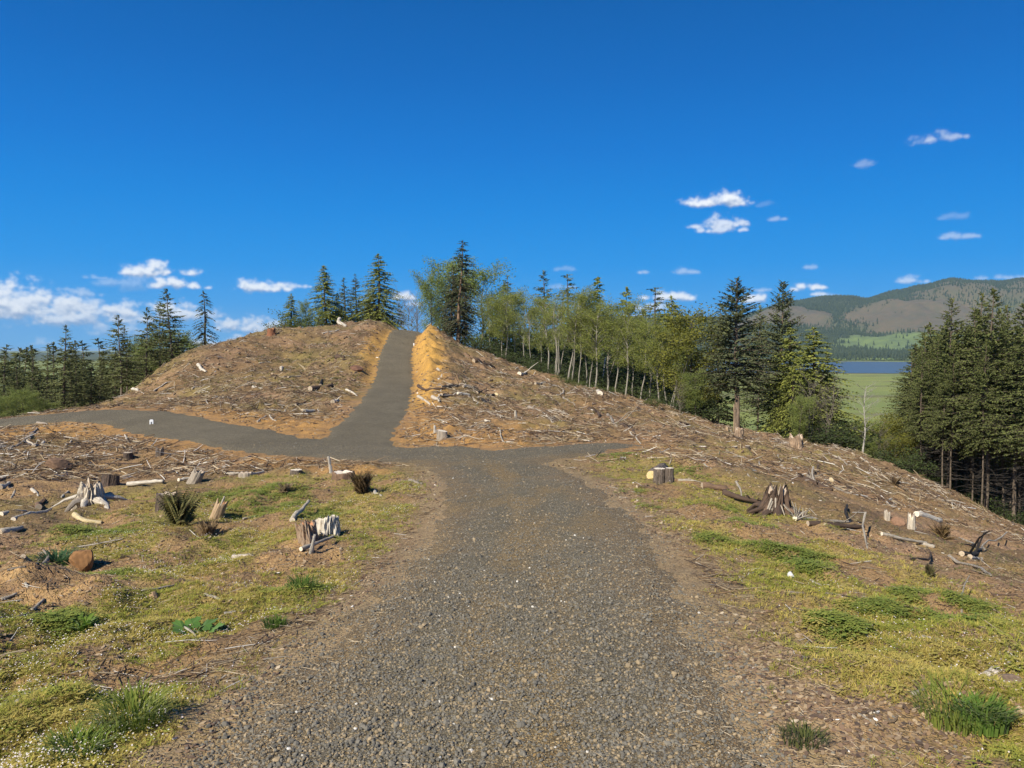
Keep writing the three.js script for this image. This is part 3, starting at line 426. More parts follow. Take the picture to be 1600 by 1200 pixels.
const protos = {
  fir: [1, 2, 3].map((s) => conifer(100 + s, { base: 0.06, rad: 3.7, rows: 66, per: 5, droop: 0.14, spray: 0.36, gap: 0.1, nodes: 11, pow: 0.9, flat: 0.7, tone: firG, tone2: firG2 })),
  thin: [1, 2].map((s) => conifer(120 + s, { base: 0.28, rad: 3.0, rows: 50, per: 5, droop: 0.12, spray: 0.36, gap: 0.2, nodes: 10, flat: 0.7, trunkR: 0.11, bark: [0.36, 0.3, 0.24], dead: 14, tone: firG, tone2: firG2 })),
  grove: [1, 2, 3].map((s) => conifer(140 + s, { base: 0.38, rad: 3.0, rows: 70, per: 6, droop: 0.12, spray: 0.21, gap: 0.26, nodes: 20, pow: 0.9, flat: 1.0, top: 0.5, trunkR: 0.085, bark: [0.36, 0.29, 0.22], dead: 70, lean: 0.06, tone: [0.095, 0.118, 0.036], tone2: [0.165, 0.18, 0.055] })),
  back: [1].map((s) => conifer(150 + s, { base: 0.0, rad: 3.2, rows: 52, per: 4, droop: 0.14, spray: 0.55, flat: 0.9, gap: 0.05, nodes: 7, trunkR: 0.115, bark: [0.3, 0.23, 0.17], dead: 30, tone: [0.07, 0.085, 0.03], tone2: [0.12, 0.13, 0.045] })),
  spruce: [1, 2].map((s) => conifer(160 + s, { base: 0.26, rad: 3.9, rows: 74, per: 6, droop: 0.08, top: 0.65, spray: 0.33, gap: 0.1, nodes: 14, pow: 0.85, flat: 0.8, trunkR: 0.18, bark: [0.42, 0.32, 0.24], dead: 22, tone: [0.08, 0.097, 0.042], tone2: [0.13, 0.146, 0.06] })),
  tall: [conifer(170, { base: 0.1, rad: 2.7, rows: 72, per: 5, droop: 0.3, top: 0.25, spray: 0.33, gap: 0.14, nodes: 10, pow: 0.62, trunkR: 0.17, bark: [0.42, 0.29, 0.2], dead: 26, tone: [0.055, 0.066, 0.03], tone2: [0.09, 0.102, 0.042] })],
  cedar: [1, 2, 3].map((s) => conifer(180 + s, { base: 0.0, rad: 4.6, rows: 84, per: 6, droop: 0.36, top: 0.25, spray: 0.36, gap: 0.04, nodes: 13, pow: 0.86, flat: 0.8, hang: 0.8, tone: [0.17, 0.2, 0.04], tone2: [0.285, 0.3, 0.064] })),
  droopy: [conifer(190, { base: 0.04, rad: 2.5, rows: 44, per: 5, droop: 0.65, top: 0.1, spray: 0.33, gap: 0.22, nodes: 10, pow: 0.65, flat: 0.9, hang: 0.8, tone: [0.07, 0.08, 0.034], tone2: [0.105, 0.112, 0.046] })],
  airy: [1].map((s) => conifer(200 + s, { base: 0.25, rad: 2.5, rows: 50, per: 5, droop: 0.3, spray: 0.34, gap: 0.35, nodes: 9, pow: 0.6, tone: [0.11, 0.13, 0.055], tone2: [0.16, 0.18, 0.075] })),
  alder: [1, 2, 3].map((s) => broadleaf(220 + s, { base: 0.36, rad: 1.8, leaves: 5800, size: 0.115, spread: 1.5, limbs: 24, clump: 0.5, ...aT, trunkR: 0.08 })),
  alderMulti: [broadleaf(230, { base: 0.45, rad: 1.7, leaves: 5600, size: 0.115, spread: 1.4, stems: 4, limbs: 34, lean: 0.9, clump: 0.5, ...aT, trunkR: 0.07 })],
  maple: [1, 2].map((s) => broadleaf(240 + s, { base: 0.12, rad: 2.7, leaves: 8500, size: 0.19, spread: 0.7, limbs: 40, clump: 0.55, tone: [0.185, 0.195, 0.028], tone2: [0.29, 0.28, 0.045], bark: [0.25, 0.21, 0.17], trunkR: 0.14 })),
  round: [1, 2].map((s) => broadleaf(250 + s, { base: 0.14, rad: 2.5, leaves: 10500, size: 0.16, spread: 1.0, limbs: 34, clump: 0.55, tone: [0.19, 0.24, 0.055], tone2: [0.30, 0.35, 0.09], bark: [0.32, 0.28, 0.23], trunkR: 0.1 })),
  bare: [1, 2].map((s) => broadleaf(260 + s, { base: 0.15, rad: 1.9, leaves: 500, size: 0.10, spread: 1.5, stems: 3, limbs: 34, twigs: 2, clump: 0.3, tone: [0.26, 0.24, 0.13], tone2: [0.32, 0.29, 0.17], bark: [0.46, 0.41, 0.34], trunkR: 0.055 })),
  birch: [broadleaf(270, { base: 0.2, rad: 1.7, leaves: 0, spread: 0.9, limbs: 22, twigs: 2, bark: [0.9, 0.88, 0.8], trunkR: 0.11, lean: 0.1 })],
  shrub: [1, 2].map((s) => shrub(280 + s, {})),
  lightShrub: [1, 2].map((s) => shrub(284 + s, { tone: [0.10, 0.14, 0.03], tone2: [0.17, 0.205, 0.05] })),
  dryShrub: [shrub(288, { leaves: 320, stems: 40, tone: [0.2, 0.12, 0.07], tone2: [0.28, 0.19, 0.12], bark: [0.24, 0.17, 0.13] })],
};
protos.fir.push(protos.fir[0]);
const leafy = new Set(['alder', 'alderMulti', 'maple', 'round', 'bare', 'birch', 'shrub', 'lightShrub', 'dryShrub']);
const treeName = { fir: 'fir_tree', thin: 'fir_tree', grove: 'fir_tree', back: 'fir_tree', spruce: 'spruce_tree', tall: 'spruce_tree', cedar: 'cedar_tree', droopy: 'fir_tree', airy: 'cedar_tree', alder: 'alder_tree', alderMulti: 'alder_tree', maple: 'maple_tree', round: 'broadleaf_tree', bare: 'bare_tree', birch: 'birch_tree', shrub: 'shrub', lightShrub: 'shrub', dryShrub: 'shrub' };
const TR = RNG(600);
function tree(kind, v, px, d, topPy, wide, label, group, lean = 0) {
  wide *= 0.88 + 0.24 * TR();
  const pr = protos[kind][v % protos[kind].length], x = (px - 800) / F * d, z = -d, y = H(x, z), r = ray(px, topPy), topY = EYE + r[1] * d / -r[2], hh = Math.max(0.6, topY - y), shrubby = /hrub/.test(kind);
  const o = thing(treeName[kind], [x, y - 0.05, z], label, shrubby ? 'shrub' : 'tree', group), s = hh / pr.h, w = s * wide;
  o.rotation.set(lean * 0.3, TR() * 6.28, lean); o.scale.set(w, s, w);
  mesh(shrubby ? 'stems' : 'trunk', pr.T, mBark, o); if (pr.C) mesh(shrubby ? 'foliage' : 'crown', pr.C, leafy.has(kind) ? mLeaf : mFoliage, o);
  return o;
}
const gL = 'conifers behind the left road', gA = 'pale-stemmed alders along the right tree line', gB = 'conifers rising behind the alders', gG = 'firs of the dark stand at the right', gU = 'undergrowth along the right tree line';
// left stand
tree('fir', 0, 96, 62, 505, 1.2, 'tall bluish fir standing alone in front of the left conifers', gL);
tree('fir', 1, 5, 70, 545, 1.1, 'dark fir cut off by the left edge of the photo', gL);
tree('fir', 2, 24, 74, 553, 1.0, 'short fir second from the left edge', gL);
tree('fir', 0, 46, 76, 548, 1.05, 'short fir with narrow top left of the tall bluish fir', gL);
tree('fir', 1, 72, 84, 536, 1.0, 'low fir half hidden behind the tall bluish fir', gL);
inOrder([[118, 68, 546, 1], [134, 72, 552, 2], [148, 78, 556, 0], [160, 76, 549, 1], [172, 80, 552, 2], [152, 66, 572, 0], [180, 84, 545, 0]], ([px, d, t, v], nth, i) => tree(v ? 'fir' : 'thin', v, px, d, t, 1.0, nth + ' fir from the left in the clump between bluish fir and hill foot', gL));
tree('thin', 0, 189, 58, 488, 1.15, 'bare-trunked fir leaning at the left foot of the hill', gL);
tree('thin', 1, 199, 61, 506, 1.0, 'slender fir just right of the bare-trunked one at the hill foot', gL);
tree('thin', 0, 228, 66, 477, 1.15, 'bushy-topped fir with a bare lower trunk left of the tallest pair', gL);
tree('thin', 1, 249, 74, 468, 0.9, 'thin fir immediately left of the tallest fir on the left slope', gL);
tree('thin', 0, 271, 68, 447, 1.25, 'tallest fir on the left slope with open tiered branches', gL);
tree('droopy', 0, 322, 69, 452, 1.5, 'ragged drooping fir alone on the left shoulder of the hill', gL);
inOrder([[212, 84, 545], [240, 86, 532], [258, 84, 525], [285, 84, 528], [300, 82, 540], [220, 72, 570]], ([px, d, t], nth, i) => tree('round', Math.round(px), px, d, t, 0.8, nth + ' dull green leafy tree from the left behind the slope firs', 'leafy trees behind the left firs'));
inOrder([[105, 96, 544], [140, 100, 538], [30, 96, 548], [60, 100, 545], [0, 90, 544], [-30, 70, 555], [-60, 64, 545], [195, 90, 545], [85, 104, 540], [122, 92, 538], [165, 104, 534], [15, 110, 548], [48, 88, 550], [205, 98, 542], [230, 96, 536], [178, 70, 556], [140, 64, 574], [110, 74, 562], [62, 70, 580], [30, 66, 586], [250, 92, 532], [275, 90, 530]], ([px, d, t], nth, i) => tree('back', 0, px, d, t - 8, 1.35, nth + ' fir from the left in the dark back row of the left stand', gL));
inOrder([[10, 50, 612, 0], [32, 52, 602, 1], [52, 54, 608, 0], [74, 55, 622, 1], [-15, 48, 606, 1], [92, 58, 630, 0]], ([px, d, t, k], nth, i) => tree('round', k, px, d, t + 8, 1.1, nth + ' bright green sapling from the left behind the left road', 'saplings behind the left road'));
// hilltop
tree('cedar', 0, 457, 84, 457, 1.2, 'small conical cedar at the left end of the hilltop row', 'hilltop cedars');
tree('lightShrub', 0, 447, 82, 487, 0.8, 'yellow-green bush at the foot of the small hilltop cedar', 'hilltop bushes');
tree('round', 0, 481, 87, 474, 0.7, 'airy leafy sapling between the small and the middle hilltop cedars', 'hilltop bushes');
tree('lightShrub', 1, 476, 83, 492, 0.9, 'low green bush between two hilltop cedars', 'hilltop bushes');
tree('cedar', 1, 511, 86, 412, 1.2, 'middle hilltop cedar with a ragged spire', 'hilltop cedars');
tree('fir', 0, 541, 92, 432, 1.15, 'left of the two dark firs between the hilltop cedars', 'hilltop firs');
tree('fir', 2, 560, 91, 426, 1.15, 'right of the two dark firs between the hilltop cedars', 'hilltop firs');
tree('cedar', 2, 593, 87, 393, 1.3, 'tallest broad cedar left of the crest of the track', 'hilltop cedars');
tree('cedar', 1, 536, 89, 476, 1.3, 'low cedar filling the gap right of the middle hilltop cedar', 'hilltop cedars');
tree('shrub', 1, 568, 88, 482, 1.4, 'dark bush under the two hilltop firs', 'hilltop bushes');
tree('round', 1, 500, 84, 486, 0.9, 'leafy bush at the foot of the middle hilltop cedar', 'hilltop bushes');
tree('cedar', 0, 577, 90, 448, 1.1, 'cedar crown wedged between the dark firs and the tallest cedar', 'hilltop cedars');
tree('cedar', 2, 526, 88, 456, 1.1, 'lower cedar touching the middle hilltop cedar on its right', 'hilltop cedars');
tree('shrub', 0, 612, 92, 490, 1.2, 'dark bush beneath the tallest hilltop cedar', 'hilltop bushes');
tree('bare', 0, 628, 104, 452, 0.7, 'grey leafless tree beside the tallest cedar where the track crests', 'leafless trees at the crest');
tree('bare', 1, 642, 112, 470, 0.9, 'low grey leafless tree in the gap over the track crest', 'leafless trees at the crest');
tree('bare', 1, 655, 106, 462, 0.8, 'leafless tree right of the track crest', 'leafless trees at the crest');
tree('bare', 0, 618, 110, 475, 0.8, 'short leafless tree left of the track crest', 'leafless trees at the crest');
tree('round', 1, 672, 100, 436, 1.0, 'round light green tree left of the tallest spruce', 'leafy trees round the tallest spruce');
tree('round', 0, 694, 104, 414, 1.0, 'tall light green tree directly behind the tallest spruce', 'leafy trees round the tallest spruce');
tree('tall', 0, 715, 83, 372, 1.2, 'tallest spruce of the scene with a reddish bare trunk', 'hilltop spruces');
tree('tall', 0, 705, 87, 412, 0.95, 'shorter dark spruce hugging the tallest spruce on its left', 'hilltop spruces');
tree('tall', 0, 727, 90, 432, 0.9, 'dark spruce hugging the tallest spruce on its right', 'hilltop spruces');
tree('round', 1, 750, 96, 428, 1.1, 'light green leafy tree right of the tallest spruce', 'leafy trees round the tallest spruce');
// right tree line: conifers behind
for (const [k, v, px, d, t, w, l] of [['thin', 0, 780, 104, 440, .7, 'small spire leftmost among the conifer tops behind the alders'], ['thin', 1, 797, 104, 431, .8, 'second spire from the left among conifer tops behind the alders'], ['fir', 0, 847, 98, 422, .75, 'dark pointed fir top rising over the left alders'], ['airy', 0, 889, 95, 428, .8, 'thin see-through cedar top over the middle alders'], ['cedar', 0, 911, 92, 452, .6, 'short cedar top between the see-through one and the broad one'], ['cedar', 1, 926, 90, 434, .65, 'broad cedar top over the middle alders'], ['cedar', 2, 976, 85, 448, .7, 'cedar top right of the middle alders standing clear'], ['airy', 0, 1026, 84, 448, .85, 'thin see-through cedar top over the right alders'], ['cedar', 0, 1047, 82, 462, .7, 'cedar top right of the see-through one over right alders'], ['cedar', 1, 1008, 92, 482, .6, 'low cedar top between alders right of centre'], ['fir', 2, 1069, 92, 482, .5, 'tiny dark spire against the far hills']]) tree(k, v, px, d, t - 3, w * 1.3, l, gB);
// alders
const alders = [[768, 82, 452], [782, 80, 462], [792, 79, 448], [806, 80, 445], [818, 78, 450], [832, 76, 452], [845, 76, 446], [858, 73, 450], [868, 70, 462], [905, 64, 452], [916, 66, 450], [922, 64, 456], [931, 62, 462], [948, 64, 466], [962, 62, 470], [979, 60, 470], [990, 62, 478], [1002, 59, 480], [1016, 60, 484], [1028, 57, 488], [1042, 57, 492]];
inOrder(alders, ([px, d, t], nth, i) => tree('alder', i, px, d, t + 10 + 24 * TR(), 0.85 + 0.5 * TR(), nth + ' slender pale-stemmed alder from the left in the right tree line', gA, (TR() - 0.5) * 0.14));
tree('alderMulti', 0, 890, 65, 456, 1.0, 'fan of leaning pale alder stems in the middle of the right tree line', gA);
tree('alderMulti', 0, 870, 66, 470, 0.9, 'leaning alder stems just left of the pale fan of stems', gA);
tree('alderMulti', 0, 1050, 54, 520, 0.9, 'forked pale alder at the right end of the alder row', gA);
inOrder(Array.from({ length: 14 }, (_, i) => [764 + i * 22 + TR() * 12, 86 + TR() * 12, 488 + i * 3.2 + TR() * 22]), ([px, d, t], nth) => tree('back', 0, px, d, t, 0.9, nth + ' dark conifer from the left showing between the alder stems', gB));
// undergrowth
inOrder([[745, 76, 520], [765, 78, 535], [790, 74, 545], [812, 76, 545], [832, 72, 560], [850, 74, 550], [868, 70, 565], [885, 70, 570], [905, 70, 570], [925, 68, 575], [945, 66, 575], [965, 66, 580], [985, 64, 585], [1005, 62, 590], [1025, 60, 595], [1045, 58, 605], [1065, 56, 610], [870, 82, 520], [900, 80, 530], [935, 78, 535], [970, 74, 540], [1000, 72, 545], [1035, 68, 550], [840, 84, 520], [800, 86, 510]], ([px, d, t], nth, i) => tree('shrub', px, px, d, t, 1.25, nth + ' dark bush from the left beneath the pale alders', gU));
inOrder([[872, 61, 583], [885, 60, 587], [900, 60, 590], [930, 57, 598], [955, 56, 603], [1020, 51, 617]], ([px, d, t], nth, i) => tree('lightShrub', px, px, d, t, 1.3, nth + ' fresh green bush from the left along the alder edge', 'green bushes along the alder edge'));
// maple and shrubs before the spruces
tree('maple', 0, 1078, 54, 488, 1.15, 'broad yellow-green maple left of the two big spruces', 'maples');
tree('maple', 1, 1100, 55, 548, 1.0, 'lower yellow-green maple in front of the left big spruce', 'maples');
tree('fir', 1, 1121, 64, 470, 0.9, 'dark fir squeezed between maple and left big spruce', 'big spruces over the marsh');
tree('round', 1, 1088, 51, 585, 1.3, 'pale green shrubby tree at the foot of the maple', 'small trees below the maple');
tree('bare', 0, 1062, 51, 590, 1.0, 'leafless grey bush right of the last alder', 'small trees below the maple');
tree('shrub', 1, 1075, 53, 612, 1.2, 'dark bush under the maple', 'bushes left of the big spruce trunk');
tree('shrub', 0, 1105, 52, 618, 1.2, 'dark bush between the maple and the bare spruce trunk', 'bushes left of the big spruce trunk');
tree('spruce', 0, 1152, 50, 429, 1.2, 'big spruce with a long bare trunk left of the marsh gap', 'big spruces over the marsh');
tree('spruce', 1, 1214, 62, 438, 0.9, 'big spruce right of the marsh gap behind the cedars', 'big spruces over the marsh');
tree('grove', 1, 1186, 74, 474, 0.8, 'smaller dark spruce between the two big spruces', 'big spruces over the marsh');
tree('cedar', 2, 1241, 51, 508, 1.35, 'left of the two bright green cedars by the old stump', 'cedars by the old stump');
tree('cedar', 0, 1273, 53, 508, 1.4, 'right of the two bright green cedars by the old stump', 'cedars by the old stump');
tree('cedar', 1, 1234, 49, 556, 0.95, 'short cedar spreading at the left of the bright green pair', 'cedars by the old stump');
tree('fir', 0, 1300, 57, 545, 0.9, 'dark fir at the right side of the bright green cedars', 'cedars by the old stump');
tree('bare', 1, 1268, 47, 585, 1.0, 'leafless thicket in front of the right bright green cedar', 'leafless trees before the cedars');
tree('bare', 0, 1296, 46, 588, 1.1, 'brown leafless tree at the right foot of the cedars', 'leafless trees before the cedars');
tree('round', 0, 1250, 45.5, 622, 1.0, 'pale leafed sapling right behind the old broken stump', 'saplings by the old stump');
tree('shrub', 1, 1285, 46, 655, 1.3, 'dark bush at the foot of the right cedar', 'bushes under the cedars');
tree('shrub', 0, 1312, 47, 650, 1.2, 'dark bush right of the leafless trees', 'bushes under the cedars');
tree('lightShrub', 1, 1208, 50, 662, 1.0, 'green bush left of the cedars by the marsh gap', 'bushes under the cedars');
tree('birch', 0, 1352, 44, 597, 1.15, 'white leafless birch standing before the marsh', null, 0.03);
inOrder([[1332, 54, 660], [1368, 55, 668], [1392, 54, 662], [1412, 53, 650], [1380, 50, 685], [1404, 49, 680], [1352, 50, 690], [1424, 50, 655]], ([px, d, t], nth, i) => tree(i % 2 ? 'maple' : 'round', px, px, d, t, 1.5, nth + ' fresh green leafy tree from the left between birch and fir stand', 'thicket between birch and fir stand'));
tree('bare', 1, 1374, 47, 662, 0.9, 'leafless grey bush right of the white birch', 'leafless trees before the thicket');
tree('shrub', 0, 1408, 45, 690, 1.3, 'dark green bush at the left corner of the fir stand', gU);
// fir stand at the right
const stand = [[1432, 53, 545, 1.25], [1444, 50, 522, 1.2], [1458, 56, 500, 1.1], [1471, 50, 494, 1.05], [1485, 46, 462, 1.0], [1498, 47, 500, 1.0], [1512, 53, 505, 1.1], [1524, 46, 478, 1.0], [1534, 50, 452, 1.0], [1546, 42, 446, 1.0], [1561, 45, 478, 1.0], [1574, 44, 472, 1.0], [1590, 40, 466, 1.1], [1604, 43, 492, 1.1], [1616, 38, 470, 1.1], [1636, 40, 462, 1.1], [1660, 37, 455, 1.1], [1690, 36, 450, 1.1], [1725, 35, 450, 1.1]];
inOrder(stand, ([px, d, t, w], nth, i) => tree('grove', i, px, d, t, w, i === 9 ? 'sunlit pale-trunked fir at the front of the dark stand' : i === 4 ? 'tallest double-trunked fir left of the middle of the dark stand' : i === 0 ? 'leftmost fir of the dark stand with branches low to the ground' : nth + ' thin fir from the left at the front of the dark stand', gG));
inOrder(Array.from({ length: 16 }, (_, i) => [1438 + i * 12 + TR() * 8, 43 + TR() * 9 - i * 0.3, 515 + TR() * 50]), ([px, d, t], nth) => tree('grove', Math.floor(TR() * 3), px, d, t, 0.7, nth + ' slim short fir from the left among the front trunks', gG));
const inner = Array.from({ length: 48 }, (_, i) => [1425 + (i % 12) * 24 + TR() * 18, 54 + Math.floor(i / 12) * 9 + TR() * 7, 500 + TR() * 38]);
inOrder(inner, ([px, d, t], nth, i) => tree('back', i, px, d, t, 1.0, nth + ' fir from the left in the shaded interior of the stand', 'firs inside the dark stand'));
inOrder([[1425, 45, 705], [1440, 47, 715], [1465, 48, 725], [1500, 50, 735], [1530, 46, 755], [1555, 45, 760], [1575, 42, 775], [1600, 40, 790], [1540, 56, 740], [1490, 58, 720], [1580, 52, 745], [1620, 50, 745]], ([px, d, t], nth, i) => tree('shrub', px, px, d, t, 1.1, nth + ' low dark bush from the left on the fir stand floor', 'bushes on the fir stand floor'));
// dry brush on the left crest of the hill
inOrder([[405, 72, 513], [418, 73, 508], [432, 75, 506], [440, 77, 502], [392, 71, 520], [380, 70, 527]], ([px, d, t], nth, i) => tree('dryShrub', px, px, d, t, 1.0, nth + ' reddish dry bush from the left on the hill crest', 'dry brush on the hill crest'));
// ---------- stumps, logs, branches, rocks ----------
const woodMap = canvasTex(256, (g, S) => { const R = RNG(61); g.fillStyle = 'rgb(215,212,205)'; g.fillRect(0, 0, S, S); for (let i = 0; i < 700; i++) { const q = R() < 0.4 ? 100 + R() * 70 : 200 + R() * 55; g.strokeStyle = `rgba(${q | 0},${q * 0.95 | 0},${q * 0.88 | 0},0.5)`; g.lineWidth = 0.6 + R() * 2; const x = R() * S, y = R() * S, l = 20 + R() * 90, k = (R() - 0.5) * 6; wrapDraw(S, x, y, 110, (a, b) => { g.beginPath(); g.moveTo(a, b); g.lineTo(a + k, b + l); g.stroke(); }); } }, 1);
const ringMap = canvasTex(256, (g, S) => { const R = RNG(62); g.fillStyle = 'rgb(235,228,214)'; g.fillRect(0, 0, S, S); for (let r = 4; r < 180; r += 3 + R() * 5) { g.strokeStyle = `rgba(${150 + R() * 60 | 0},${130 + R() * 50 | 0},${100 + R() * 40 | 0},0.5)`; g.lineWidth = 1 + R() * 1.6; g.beginPath(); g.ellipse(S / 2, S / 2, r, r * 0.94, 0.3, 0, 7); g.stroke(); } for (let i = 0; i < 7; i++) { const a = R() * 6.28; g.strokeStyle = 'rgba(80,65,50,0.6)'; g.lineWidth = 1 + R() * 2; g.beginPath(); g.moveTo(S / 2 + Math.cos(a) * 12, S / 2 + Math.sin(a) * 12); g.lineTo(S / 2 + Math.cos(a + 0.1) * (50 + R() * 70), S / 2 + Math.sin(a + 0.1) * (50 + R() * 70)); g.stroke(); } }, 1);
const wm = (r, g, b) => std({ color: new THREE.Color(r, g, b), map: woodMap, bumpMap: woodMap, bumpScale: 0.015, side: THREE.DoubleSide });
const W = { white: wm(0.86, 0.82, 0.74), bleach: wm(0.78, 0.72, 0.62), grey: wm(0.48, 0.43, 0.37), tan: wm(0.62, 0.47, 0.31), brown: wm(0.30, 0.20, 0.135), dark: wm(0.14, 0.095, 0.07), char: wm(0.035, 0.031, 0.03), oldwood: wm(0.5, 0.38, 0.28), red: wm(0.38, 0.17, 0.09), cream: wm(0.95, 0.82, 0.52), bark: std({ color: new THREE.Color(0.3, 0.245, 0.2), map: barkMap, bumpMap: barkMap, bumpScale: 0.03, side: THREE.DoubleSide }), darkbark: std({ color: new THREE.Color(0.17, 0.125, 0.1), map: barkMap, bumpMap: barkMap, bumpScale: 0.03, side: THREE.DoubleSide }) };
const CUT = { white: std({ color: new THREE.Color(0.98, 0.95, 0.88), map: ringMap, side: THREE.DoubleSide }), cream: std({ color: new THREE.Color(0.95, 0.8, 0.46), map: ringMap, side: THREE.DoubleSide }), grey: std({ color: new THREE.Color(0.6, 0.54, 0.46), map: ringMap, side: THREE.DoubleSide }), red: std({ color: new THREE.Color(0.55, 0.3, 0.17), map: ringMap, side: THREE.DoubleSide }) };
const G = (px, py) => gp(px, py) ?? at(px, py, 82);
let oseed = 900;
function stumpGeo(r, h, { flare = 0.5, lobes = 5, jag = 0, tilt = [0, 0], ridges = 0.11, sink = 0.25, taper = 0.1, crag = 0 } = {}) {
  const R = RNG(oseed++), g = new Geo(), c = new Geo(), sides = crag ? 84 : 30, lv = crag ? 16 : 9, ph = R() * 6, o = R() * 50;
  const rad = (t, f) => { const k = Math.pow(1 - f, 2.6), lob = Math.max(0, Math.cos(lobes * t + ph) * 0.6 + N2(Math.cos(t) * 1.3 + o, Math.sin(t) * 1.3) * 0.7 + 0.35); return r * (1 - taper * f) * (1 + flare * k * lob + ridges * N2(Math.cos(t) * 5 + o, Math.sin(t) * 5 + f * 0.7) + 0.07 * N2(Math.cos(t) + o, Math.sin(t) - o) - crag * Math.pow(1 - Math.min(1, 2.2 * Math.abs(N2(Math.cos(t) * 3.2 + o, Math.sin(t) * 3.2 + f * 0.5))), 1.6) - crag * 0.45 * Math.pow(1 - Math.min(1, 2.5 * Math.abs(N2(Math.cos(t) * 9 + o, Math.sin(t) * 9 + f * 0.9))), 1.5) + crag * 0.3 * N2(Math.cos(t) * 2 + o, f * 3 + Math.sin(t) * 2)); };
  const topY = (t) => h + 0.05 * r * N2(Math.cos(t) * 3 + o, Math.sin(t) * 3) + r * (tilt[0] * Math.cos(t) + tilt[1] * Math.sin(t)) + jag * h * (0.5 * N2(Math.cos(t) * 1.2 + o, Math.sin(t) * 1.2 + 7) + 0.35 * N2(Math.cos(t) * 4.5 + o, Math.sin(t) * 4.5));
  for (let k = 0; k <= lv; k++) for (let s = 0; s <= sides; s++) { const t = (s % sides) / sides * 6.2832, f = k / lv, rr = rad(t, f), y = lerp(-sink, topY(t), f); g.v(Math.cos(t) * rr, y, Math.sin(t) * rr, s / sides * Math.max(1, Math.round(r * 6)), y * 1.2); }
  for (let k = 0; k < lv; k++) for (let s = 0; s < sides; s++) { const a = k * (sides + 1) + s; g.t(a, a + sides + 1, a + 1); g.t(a + 1, a + sides + 1, a + sides + 2); }
  const m = c.v(0, h - (jag ? h * 0.35 : -0.004), 0, 0.5, 0.5), N = jag ? 0.86 : 0.965;
  for (let s = 0; s <= sides; s++) { const t = (s % sides) / sides * 6.2832, rr = rad(t, 1) * N; c.v(Math.cos(t) * rr, topY(t) + (jag ? -0.03 * h : 0.004), Math.sin(t) * rr, 0.5 + 0.48 * Math.cos(t), 0.5 + 0.48 * Math.sin(t)); }
  for (let s = 0; s < sides; s++) c.t(m, m + s + 2, m + s + 1);
  // bark rim closing the small gap round the cut
  const n = g.n; for (let s = 0; s <= sides; s++) { const t = (s % sides) / sides * 6.2832, rr = rad(t, 1) * N; g.v(Math.cos(t) * rr, topY(t) - (jag ? 0.03 * h : 0), Math.sin(t) * rr, s / sides, 0); }
  const t0 = lv * (sides + 1); for (let s = 0; s < sides; s++) { g.t(t0 + s, n + s, t0 + s + 1); g.t(t0 + s + 1, n + s, n + s + 1); }
  return [g.build(true), c.build(true)];
}
function stump(px, py, wpx, hpx, side, top, label, o = {}) {
  const p = G(px, py), d = -p[2], r = wpx / 2 * d / F, h = hpx * d / F, [a, b] = stumpGeo(r, h, o);
  const t = thing('tree_stump', p, label, 'stump', o.group); t.rotation.set(o.lx ?? 0, oseed * 1.7, o.lz ?? 0); if (o.lx || o.lz) t.rotation.order = 'ZXY';
  mesh(o.jag ? 'shell' : 'bark', a, W[side], t); mesh(o.jag ? 'heartwood' : 'cut_face', b, CUT[top], t); return t;
}
